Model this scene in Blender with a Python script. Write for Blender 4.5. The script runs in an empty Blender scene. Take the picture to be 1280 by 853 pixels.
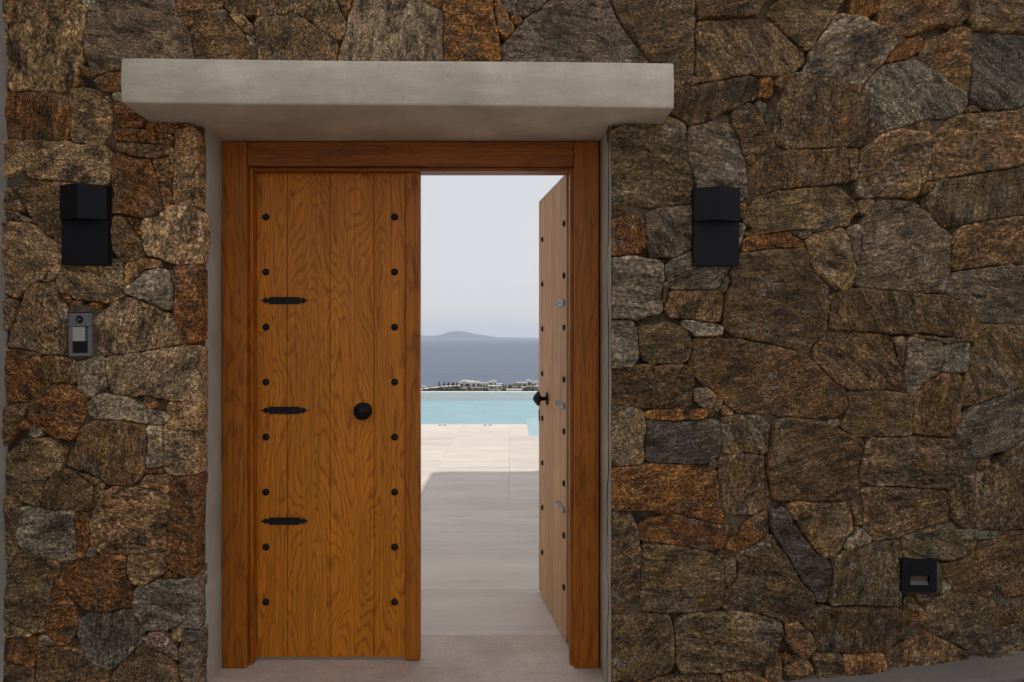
import bpy, bmesh, math, random
import numpy as np
from mathutils import Vector, Matrix
from mathutils.geometry import tessellate_polygon
R = math.radians
random.seed(7)
SC = bpy.context.scene
COL = SC.collection

# ------------------------------------------------------------------ camera, light, exposure
F = 921.0                 # focal length in photo pixels (1280 wide)
Y0 = 421.0                # eye level row in the photo
EYE = 1.4
cam_d = bpy.data.cameras.new('camera')
cam = bpy.data.objects.new('camera', cam_d); COL.objects.link(cam)
cam.location = (0, 0, EYE); cam.rotation_euler = (R(90), 0, 0)
cam_d.sensor_width = 36; cam_d.lens = F / 1280 * 36
cam_d.shift_y = (Y0 - 426.5) / 1280
cam_d.clip_start = 0.05; cam_d.clip_end = 60000
SC.camera = cam
SUN_EL, SUN_AZ = 57.0, 60.0          # azimuth: degrees right of the view direction
w = bpy.data.worlds.new('World'); SC.world = w; w.use_nodes = True
nt = w.node_tree; nt.nodes.clear()
sky = nt.nodes.new('ShaderNodeTexSky'); sky.sky_type = 'NISHITA'; sky.sun_disc = False
sky.sun_elevation = R(SUN_EL); sky.sun_rotation = R(SUN_AZ)
sky.air_density = 1.0; sky.dust_density = 1.5; sky.ozone_density = 1.0; sky.altitude = 40
bg = nt.nodes.new('ShaderNodeBackground'); bg.inputs[1].default_value = 0.10
wo = nt.nodes.new('ShaderNodeOutputWorld')
veil = nt.nodes.new('ShaderNodeMix'); veil.data_type = 'RGBA'          # thin milky overcast over the blue
veil.inputs[0].default_value = .86; veil.inputs[7].default_value = (5.95, 5.9, 6.0, 1)
nt.links.new(sky.outputs[0], veil.inputs[6]); nt.links.new(veil.outputs[2], bg.inputs[0]); nt.links.new(bg.outputs[0], wo.inputs[0])
sd = bpy.data.lights.new('sun', 'SUN'); sd.energy = 2.1; sd.angle = R(0.6); sd.color = (1, .965, .91)
sun = bpy.data.objects.new('sun', sd); COL.objects.link(sun)
to_sun = Vector((math.sin(R(SUN_AZ)) * math.cos(R(SUN_EL)), math.cos(R(SUN_AZ)) * math.cos(R(SUN_EL)), math.sin(R(SUN_EL))))
sun.rotation_euler = to_sun.to_track_quat('Z', 'Y').to_euler(); sun.location = (5, 5, 20)
vs = SC.view_settings
vs.view_transform = 'Standard'; vs.look = 'None'; vs.gamma = 1; vs.exposure = 0.33; vs.use_curve_mapping = False
SC.cycles.volume_bounces = 1
SC.cycles.max_bounces = 8

# ------------------------------------------------------------------ helpers
def tag(o, label=None, cat=None, group=None, kind=None):
    if label: o['label'] = label
    if cat: o['category'] = cat
    if group: o['group'] = group
    if kind: o['kind'] = kind
    return o
def empty(name, loc=(0, 0, 0), rz=0, parent=None):
    o = bpy.data.objects.new(name, None); COL.objects.link(o)
    o.empty_display_size = .1; o.location = loc; o.rotation_euler = (0, 0, rz); o.parent = parent
    return o
def link(name, me, mat=None, parent=None, smooth=False):
    if mat and not me.materials: me.materials.append(mat)
    if smooth: me.shade_smooth()
    o = bpy.data.objects.new(name, me); COL.objects.link(o); o.parent = parent
    return o
def obj(name, bm, mat, parent=None, smooth=False):
    bmesh.ops.recalc_face_normals(bm, faces=bm.faces)
    me = bpy.data.meshes.new(name); bm.to_mesh(me); bm.free()
    return link(name, me, mat, parent, smooth)
def box(bm, x0, x1, y0, y1, z0, z1, bev=0, seg=1):
    r = bmesh.ops.create_cube(bm, size=1)
    vv = r['verts']
    for v in vv:
        v.co = Vector(((x0 + x1) / 2 + v.co.x * (x1 - x0), (y0 + y1) / 2 + v.co.y * (y1 - y0), (z0 + z1) / 2 + v.co.z * (z1 - z0)))
    if bev:
        es = list({e for v in vv for e in v.link_edges})
        bmesh.ops.bevel(bm, geom=es, offset=bev, segments=seg, profile=.5, affect='EDGES', clamp_overlap=True)
    return bm
def bx(*a, **k): return box(bmesh.new(), *a, **k)
def lathe(bm, prof, n, M, jitter=0):
    """prof: list of (radius, height) revolved round local z, placed by matrix M"""
    rings = []
    for r, h in prof:
        if r < 1e-6:
            rings.append([bm.verts.new(M @ Vector((0, 0, h)))])
        else:
            rings.append([bm.verts.new(M @ Vector((r * math.cos(2 * math.pi * i / n) * (1 + random.uniform(-jitter, jitter)), r * math.sin(2 * math.pi * i / n) * (1 + random.uniform(-jitter, jitter)), h))) for i in range(n)])
    for a, b in zip(rings, rings[1:]):
        for i in range(n):
            j = (i + 1) % n
            if len(a) == 1 and len(b) == 1: continue
            if len(a) == 1: bm.faces.new((a[0], b[i], b[j]))
            elif len(b) == 1: bm.faces.new((a[i], b[0], a[j]))
            else: bm.faces.new((a[i], b[i], b[j], a[j]))
    return bm
def prism_xz(bm, pts, y0, y1):
    a = [bm.verts.new((x, y0, z)) for x, z in pts]; b = [bm.verts.new((x, y1, z)) for x, z in pts]
    bm.faces.new(a); bm.faces.new(b[::-1])
    n = len(pts)
    for i in range(n): bm.faces.new((a[i], a[(i + 1) % n], b[(i + 1) % n], b[i]))
    return bm

# vectorised gradient-free value noise
def _h(ix, iy, iz, s):
    n = (ix * 374761393 + iy * 668265263 + iz * 2147483647 + s * 974634777) & 0xffffffff
    n = ((n ^ (n >> 13)) * 1274126177) & 0xffffffff
    return ((n ^ (n >> 16)) & 0xffff) / 65535.0
def vn(P, s=0):
    P = np.asarray(P, dtype=np.float64); i = np.floor(P).astype(np.int64); f = P - i; u = f * f * (3 - 2 * f)
    o = 0
    for dx in (0, 1):
        for dy in (0, 1):
            for dz in (0, 1):
                wgt = (u[:, 0] if dx else 1 - u[:, 0]) * (u[:, 1] if dy else 1 - u[:, 1]) * (u[:, 2] if dz else 1 - u[:, 2])
                o = o + wgt * _h(i[:, 0] + dx, i[:, 1] + dy, i[:, 2] + dz, s)
    return o * 2 - 1
def fbm(P, sc, oct=3, s=0, gain=.5):
    o = 0; a = 1; P = np.asarray(P) * sc
    for k in range(oct): o = o + a * vn(P, s + k * 17); a *= gain; P = P * 2.07 + 3.1
    return o

# ------------------------------------------------------------------ materials
class NT:
    def __init__(s, name):
        s.m = bpy.data.materials.new(name); s.m.use_nodes = True
        s.t = s.m.node_tree; s.b = s.t.nodes['Principled BSDF']; s.out = s.t.nodes['Material Output']
    def n(s, typ, **kw):
        nd = s.t.nodes.new('ShaderNode' + typ)
        for k, v in kw.items(): setattr(nd, k, v)
        return nd
    def l(s, a, b): s.t.links.new(a, b)
    def val(s, nd, **kw):
        for k, v in kw.items(): nd.inputs[k.replace('_', ' ')].default_value = v
        return nd
    def coord(s, which='Object', scale=(1, 1, 1), loc=None):
        tc = s.n('TexCoord'); mp = s.n('Mapping'); s.l(tc.outputs[which], mp.inputs[0])
        mp.inputs['Scale'].default_value = scale
        return mp.outputs[0]
    def noise(s, vec, scale, detail=3, rough=.55, dist=0):
        nd = s.n('TexNoise'); s.l(vec, nd.inputs['Vector'])
        nd.inputs['Scale'].default_value = scale; nd.inputs['Detail'].default_value = detail
        nd.inputs['Roughness'].default_value = rough; nd.inputs['Distortion'].default_value = dist
        return nd.outputs['Fac']
    def ramp(s, fac, stops, interp='LINEAR'):
        nd = s.n('ValToRGB'); nd.color_ramp.interpolation = interp
        while len(nd.color_ramp.elements) < len(stops): nd.color_ramp.elements.new(.5)
        for e, (p, c) in zip(nd.color_ramp.elements, stops):
            e.position = p; e.color = (c, c, c, 1) if isinstance(c, (int, float)) else (*c, 1)
        s.l(fac, nd.inputs[0]); return nd.outputs['Color']
    def mix(s, fac, a, b, mode='MIX'):
        nd = s.n('Mix', data_type='RGBA', blend_type=mode)
        for inp, v in ((nd.inputs[0], fac), (nd.inputs[6], a), (nd.inputs[7], b)):
            if isinstance(v, (int, float)): inp.default_value = v if inp == nd.inputs[0] else (v, v, v, 1)
            elif isinstance(v, tuple): inp.default_value = (*v[:3], 1)
            else: s.l(v, inp)
        return nd.outputs[2]
    def math(s, op, a, b=None, c=None):
        nd = s.n('Math', operation=op)
        for i, v in enumerate((a, b, c)):
            if v is None: continue
            if isinstance(v, (int, float)): nd.inputs[i].default_value = v
            else: s.l(v, nd.inputs[i])
        return nd.outputs[0]
    def bump(s, h, strength, dist, normal=None):
        nd = s.n('Bump'); nd.inputs['Strength'].default_value = strength; nd.inputs['Distance'].default_value = dist
        s.l(h, nd.inputs['Height'])
        if normal: s.l(normal, nd.inputs['Normal'])
        return nd.outputs[0]
    def done(s, col=None, rough=None, normal=None, **kw):
        b = s.b
        for inp, v in (('Base Color', col), ('Roughness', rough), ('Normal', normal)):
            if v is None: continue
            if isinstance(v, (int, float)): b.inputs[inp].default_value = v
            elif isinstance(v, tuple): b.inputs[inp].default_value = (*v, 1)
            else: s.l(v, b.inputs[inp])
        for k, v in kw.items(): b.inputs[k.replace('_', ' ')].default_value = v
        return s.m

def m_plain(name, col, rough=.6, bump=0, bscale=60, var=.12, vscale=6, **kw):
    t = NT(name); c = t.coord()
    n = t.noise(c, vscale, 5, .6)
    f = t.ramp(n, [(.3, 1 - var), (.7, 1 + var * .6)])
    cc = t.mix(1, tuple(col), f, 'MULTIPLY')
    nm = None
    if bump: nm = t.bump(t.noise(c, bscale, 4, .6), 1, bump)
    return t.done(cc, rough, nm, **kw)

def m_stone():
    t = NT('wall_stone'); oi = t.n('ObjectInfo'); tc = t.n('TexCoord')
    # per-stone bedding direction
    rot = t.n('VectorRotate', rotation_type='Y_AXIS'); t.l(tc.outputs['Object'], rot.inputs['Vector'])
    ab = t.n('Attribute', attribute_type='OBJECT', attribute_name='bed'); asx = t.n('Attribute', attribute_type='OBJECT', attribute_name='schist')
    t.l(ab.outputs['Fac'], rot.inputs['Angle']); sch = asx.outputs['Fac']
    off = t.n('VectorMath', operation='ADD'); t.l(rot.outputs[0], off.inputs[0])
    cmb = t.n('CombineXYZ'); t.l(t.math('MULTIPLY', oi.outputs['Random'], 91.7), cmb.inputs[0]); t.l(t.math('MULTIPLY', oi.outputs['Random'], 37.3), cmb.inputs[1])
    t.l(cmb.outputs[0], off.inputs[1])
    vsc = t.n('VectorMath', operation='SCALE'); t.l(off.outputs[0], vsc.inputs[0])
    t.l(t.math('MULTIPLY_ADD', t.math('FRACT', t.math('MULTIPLY', oi.outputs['Random'], 17.3)), .75, .6), vsc.inputs['Scale']); v = vsc.outputs[0]
    def st(sx, sy, sz):
        mp = t.n('Mapping'); t.l(v, mp.inputs[0]); mp.inputs['Scale'].default_value = (sx, sy, sz); return mp.outputs[0]
    grain = t.noise(st(1, 1, 1.25), 95, 2, .85)
    grain2 = t.noise(st(1, 1, 2.2), 60, 4, .75, .3)
    streak = t.noise(st(.4, 1, 1.6), 24, 5, .72, .5)
    lam = t.noise(st(.16, .6, 1.3), 62, 5, .75, .45)
    patch = t.noise(v, 7, 5, .62, .5)
    patch2 = t.noise(st(1.3, 1, .8), 13, 4, .6, .3)
    base = oi.outputs['Color']
    c = t.mix(1, base, t.ramp(patch, [(.3, .6), (.5, 1.0), (.7, 1.45)]), 'MULTIPLY')
    # warm iron bloom, amount per stone in alpha
    thr = t.math('SUBTRACT', .71, t.math('MULTIPLY', oi.outputs['Alpha'], .5))
    rmask = t.math('MULTIPLY', t.math('SUBTRACT', t.math('ADD', t.math('MULTIPLY', patch2, .8), t.math('MULTIPLY', grain2, .2)), thr), 4.5)
    rm = t.n('Clamp'); t.l(rmask, rm.inputs[0])
    rust = t.mix(t.ramp(streak, [(.35, 0), (.65, 1)]), (.16, .058, .012), (.42, .19, .052))
    c = t.mix(t.math('MULTIPLY', rm.outputs[0], .72), c, rust)
    # cool grey clean faces and dark biotite blooms
    gm = t.ramp(t.noise(st(1, 1, .7), 8, 4, .6, .8), [(.54, 0), (.68, .5)])
    c = t.mix(gm, c, (.20, .188, .168))
    pm = t.ramp(t.noise(st(1.2, 1, .8), 6.5, 6, .72, .7), [(.6, 0), (.66, .6)])
    c = t.mix(pm, c, (.40, .345, .265))
    dm = t.ramp(t.noise(st(.8, 1, 1.4), 11, 5, .65, .6), [(.36, .75), (.5, 0)])
    c = t.mix(dm, c, (.055, .042, .030))
    c = t.mix(1, c, t.ramp(streak, [(.34, .6), (.5, 1.0), (.66, 1.45)]), 'MULTIPLY')
    c = t.mix(1, c, t.mix(sch, t.ramp(grain2, [(.36, .5), (.5, .98), (.64, 1.5)]), t.ramp(grain2, [(.36, .8), (.5, 1), (.64, 1.2)])), 'MULTIPLY')
    c = t.mix(1, c, t.mix(sch, (1., 1., 1.), t.ramp(lam, [(.34, .55), (.5, 1.0), (.64, 1.5)])), 'MULTIPLY')
    c = t.mix(1, c, t.mix(sch, t.ramp(grain, [(.34, .22), (.47, .85), (.56, 1.25), (.68, 3.0)]), t.ramp(grain, [(.34, .42), (.5, .96), (.58, 1.2), (.68, 2.3)])), 'MULTIPLY')
    vor = t.n('TexVoronoi', feature='DISTANCE_TO_EDGE'); vor.inputs['Scale'].default_value = 5.5
    wv = t.n('VectorMath', operation='ADD'); t.l(st(.7, 1, 1), wv.inputs[0])
    nc = t.n('TexNoise'); t.l(v, nc.inputs['Vector']); nc.inputs['Scale'].default_value = 9; nc.inputs['Detail'].default_value = 4
    sc_ = t.n('VectorMath', operation='SCALE'); t.l(nc.outputs['Color'], sc_.inputs[0]); sc_.inputs['Scale'].default_value = .22
    t.l(sc_.outputs[0], wv.inputs[1]); t.l(wv.outputs[0], vor.inputs['Vector'])
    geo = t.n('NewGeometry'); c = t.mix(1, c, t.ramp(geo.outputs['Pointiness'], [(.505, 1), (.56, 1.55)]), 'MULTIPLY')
    crk = t.math('MULTIPLY', t.ramp(vor.outputs['Distance'], [(0, 1), (.012, 0)]), t.ramp(patch, [(.5, 0), (.6, 1)]))
    c = t.mix(t.math('MULTIPLY', crk, .75), c, (.03, .022, .015))
    fleck = t.ramp(t.noise(st(1, 1, 1), 210, 1, .6), [(.66, 0), (.72, .55)])
    c = t.mix(fleck, c, (.50, .44, .35))
    hh = t.math('ADD', t.math('MULTIPLY', grain, .6), t.math('ADD', t.math('MULTIPLY', grain2, 1.1), t.math('MULTIPLY', lam, .9)))
    hh = t.math('SUBTRACT', hh, t.math('MULTIPLY', crk, .6))
    nm = t.bump(hh, 1, .016)
    nm = t.bump(patch2, .8, .03, nm)
    return t.done(c, .8, nm, **{'Specular IOR Level': .22})
def m_mortar():
    t = NT('wall_mortar'); c = t.coord()
    n = t.noise(c, 5, 5, .6); g = t.noise(c, 160, 3, .7)
    cc = t.mix(t.ramp(n, [(.35, 0), (.62, 1)]), (.165, .105, .058), (.215, .160, .108))
    cc = t.mix(1, cc, t.ramp(g, [(.3, .7), (.7, 1.25)]), 'MULTIPLY')
    cc = t.mix(1, cc, t.ramp(t.noise(c, 26, 4, .7), [(.35, .6), (.65, 1.25)]), 'MULTIPLY')
    nm = t.bump(t.noise(c, 70, 6, .75), 1, .016)
    return t.done(cc, .95, nm, **{'Specular IOR Level': .15})
def m_plaster(name, col, streak=(1, 1, 6)):
    t = NT(name); c = t.coord()
    a = t.noise(c, 3.2, 6, .62, .4); b = t.noise(t.coord(scale=streak), 5, 6, .65)
    g = t.noise(c, 220, 2, .7)
    cc = t.mix(1, tuple(col), t.ramp(a, [(.3, .8), (.7, 1.12)]), 'MULTIPLY')
    cc = t.mix(1, cc, t.ramp(b, [(.3, .86), (.7, 1.1)]), 'MULTIPLY')
    cc = t.mix(1, cc, t.ramp(g, [(.3, .94), (.7, 1.05)]), 'MULTIPLY')
    nm = t.bump(t.noise(c, 30, 6, .6), .6, .004)
    nm = t.bump(b, .5, .004, nm)
    pit = t.ramp(t.noise(c, 75, 2, .5), [(.25, .75), (.31, 1)])
    cc = t.mix(1, cc, pit, 'MULTIPLY')
    run = t.ramp(t.noise(t.coord(scale=(9, 9, .7)), 1, 5, .7), [(.32, .94), (.5, 1)])
    cc = t.mix(1, cc, run, 'MULTIPLY')
    return t.done(cc, .8, nm)
def m_wood(name, light, dark, axis='z', k=17, sat=1, rough=.42, shift=0.):
    """oak: contour bands of a long stretched noise give the cathedral figure"""
    t = NT(name)
    tc = t.n('TexCoord'); v = tc.outputs['Object']
    sh = t.n('VectorMath', operation='ADD'); t.l(v, sh.inputs[0]); sh.inputs[1].default_value = (shift, shift * .7, shift * 1.3); v = sh.outputs[0]
    def mp(sc):
        q = t.n('Mapping'); t.l(v, q.inputs[0]); q.inputs['Scale'].default_value = sc if axis == 'z' else (sc[2], sc[1], sc[0]); return q.outputs[0]
    low = t.noise(mp((6.4, 2, 1.15)), 1, 1.6, .4, .3)
    wob = t.noise(mp((34, 20, 11)), 1, 3, .6)
    wob2 = t.noise(mp((9, 9, 4)), 1, 2, .5)
    f = t.math('ADD', t.math('ADD', t.math('MULTIPLY', low, k), t.math('MULTIPLY', wob, 1.1)), t.math('MULTIPLY', wob2, 1.3))
    tri = t.math('FRACT', f)
    band = t.ramp(tri, [(0, 0), (.45, .15), (.62, .9), (.74, 1), (.86, .25), (1, 0)])
    fib = t.noise(mp((380, 380, 9)), 1, 3, .65)
    fib2 = t.noise(mp((90, 90, 1.6)), 1, 4, .7)
    ton = t.noise(mp((5, 5, .6)), 1, 3, .6)
    brk = t.ramp(t.noise(mp((150, 150, 14)), 1, 2, .6), [(.4, .35), (.6, 1)])
    c = t.mix(t.math('MULTIPLY', t.math('MULTIPLY', band, brk), .92), tuple(light), tuple(dark))
    c = t.mix(t.ramp(fib, [(.3, .5), (.52, 0)]), c, tuple(d * .6 for d in dark))
    c = t.mix(1, c, t.ramp(fib2, [(.3, .7), (.68, 1.22)]), 'MULTIPLY')
    c = t.mix(1, c, t.ramp(ton, [(.3, .84), (.7, 1.12)]), 'MULTIPLY')
    oi = t.n('ObjectInfo'); hv = t.n('HueSaturation'); t.l(c, hv.inputs['Color']); t.l(t.math('MULTIPLY_ADD', oi.outputs['Random'], .26, .87), hv.inputs['Value']); c = hv.outputs[0]
    dirt = t.ramp(t.noise(mp((2.2, 2, 1.3)), 1, 6, .7), [(.3, .82), (.5, 1)]); c = t.mix(1, c, dirt, 'MULTIPLY')
    h = t.math('ADD', t.math('MULTIPLY', band, -.4), fib)
    nm = t.bump(h, .45, .0012)
    return t.done(c, rough, nm, **{'Specular IOR Level': .28})
def m_iron():
    t = NT('black_iron'); c = t.coord()
    return t.done((.012, .012, .013), .55, t.bump(t.noise(c, 160, 3, .6), .6, .0015), Metallic=.6)
def m_travertine():
    t = NT('travertine_paver'); oi = t.n('ObjectInfo'); tc = t.n('TexCoord')
    cmb = t.n('CombineXYZ'); t.l(t.math('MULTIPLY', oi.outputs['Random'], 53.0), cmb.inputs[0]); t.l(t.math('MULTIPLY', oi.outputs['Random'], 21.0), cmb.inputs[1])
    ad = t.n('VectorMath', operation='ADD'); t.l(tc.outputs['Object'], ad.inputs[0]); t.l(cmb.outputs[0], ad.inputs[1])
    def mp(sc):
        q = t.n('Mapping'); t.l(ad.outputs[0], q.inputs[0]); q.inputs['Scale'].default_value = sc; return q.outputs[0]
    vein = t.noise(mp((.55, 7, 1)), 1, 6, .66, .25); cloud = t.noise(mp((1.5, 3, 1)), 1, 4, .6)
    pit = t.noise(mp((70, 120, 1)), 1, 3, .7)
    c = t.mix(t.ramp(vein, [(.35, 0), (.65, 1)]), (.60, .52, .445), (.66, .585, .51))
    c = t.mix(1, c, t.ramp(cloud, [(.3, .88), (.7, 1.08)]), 'MULTIPLY')
    c = t.mix(1, c, t.ramp(t.noise(mp((.5, 34, 1)), 1, 3, .7), [(.28, .93), (.55, 1.0), (.74, 1.05)]), 'MULTIPLY')
    c = t.mix(t.ramp(pit, [(.66, 0), (.72, .5)]), c, (.22, .18, .15))
    tint = t.n('HueSaturation'); t.l(c, tint.inputs['Color']); t.l(t.math('MULTIPLY_ADD', oi.outputs['Random'], .14, .93), tint.inputs['Value'])
    return t.done(tint.outputs[0], .55, t.bump(t.math('ADD', pit, vein), .4, .002))
def m_concrete(name, col):
    t = NT(name); c = t.coord()
    a = t.noise(c, 2.5, 6, .65, .5); g = t.noise(c, 55, 5, .7); s_ = t.noise(t.coord(scale=(.8, 4, 1)), 3, 5, .6)
    cc = t.mix(1, tuple(col), t.ramp(a, [(.3, .78), (.7, 1.15)]), 'MULTIPLY')
    cc = t.mix(1, cc, t.ramp(g, [(.3, .86), (.5, 1), (.72, 1.14)]), 'MULTIPLY')
    cc = t.mix(1, cc, t.ramp(s_, [(.3, .9), (.7, 1.08)]), 'MULTIPLY')
    return t.done(cc, .75, t.bump(g, .5, .0025))
def m_water(name, tint, rough, fscale, strength, body, ior=1.33):
    t = NT(name); c = t.coord(scale=(1, .6, 1))
    gl = t.n('BsdfGlossy'); gl.inputs['Roughness'].default_value = rough
    tr = t.n('BsdfTransparent'); tr.inputs[0].default_value = (*tint, 1)
    nm = t.bump(t.noise(c, fscale, 4, .6, .5), strength, .02)
    t.l(nm, gl.inputs['Normal'])
    fr = t.n('Fresnel'); fr.inputs[0].default_value = ior; t.l(nm, fr.inputs['Normal']); fo = t.math('MULTIPLY', fr.outputs[0], .6)
    mx = t.n('MixShader'); t.l(fo, mx.inputs[0]); t.l(tr.outputs[0], mx.inputs[1]); t.l(gl.outputs[0], mx.inputs[2])
    t.l(mx.outputs[0], t.out.inputs[0]); t.t.nodes.remove(t.b)
    return t.m

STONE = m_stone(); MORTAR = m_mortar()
LINTEL = m_plaster('lintel_render', (.62, .55, .455), (1, 1, 5))
REVEAL = m_plaster('reveal_render', (.40, .355, .29), (5, 1, 1))
WHITE = m_plaster('white_render', (.62, .60, .56))
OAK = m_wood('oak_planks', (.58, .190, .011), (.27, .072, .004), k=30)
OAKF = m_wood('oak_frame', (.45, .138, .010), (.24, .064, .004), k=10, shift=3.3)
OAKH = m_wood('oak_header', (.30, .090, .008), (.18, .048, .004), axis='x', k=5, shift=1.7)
IRON = m_iron(); TRAV = m_travertine()
CONC = m_concrete('threshold_concrete', (.56, .46, .385)); KERB = m_concrete('kerb_concrete', (.20, .175, .155))
ALU = m_plain('aluminium', (.45, .42, .38), .35, Metallic=.8)

# ------------------------------------------------------------------ the stone wall
WY = 2.87; PPM = F / WY
def wp(px, py): return ((px - 640) / PPM, EYE - (py - Y0) / PPM)
S1, S2 = 1086 / 280, 1280 / 300
TILES = {'A': (0, 0, S1), 'B': (0, 200, S1), 'C': (0, 420, S1), 'D': (0, 633, S1), 'E': (740, 0, S1), 'F': (740, 200, S1), 'G': (740, 420, S1), 'H': (740, 633, S1),
         'I': (1000, 0, S1), 'J': (1000, 200, S1), 'K': (1000, 420, S1), 'L': (1000, 633, S1), 'M': (200, 0, S2), 'N': (480, 0, S2), 'P': (0, 0, 1.0)}
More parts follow.
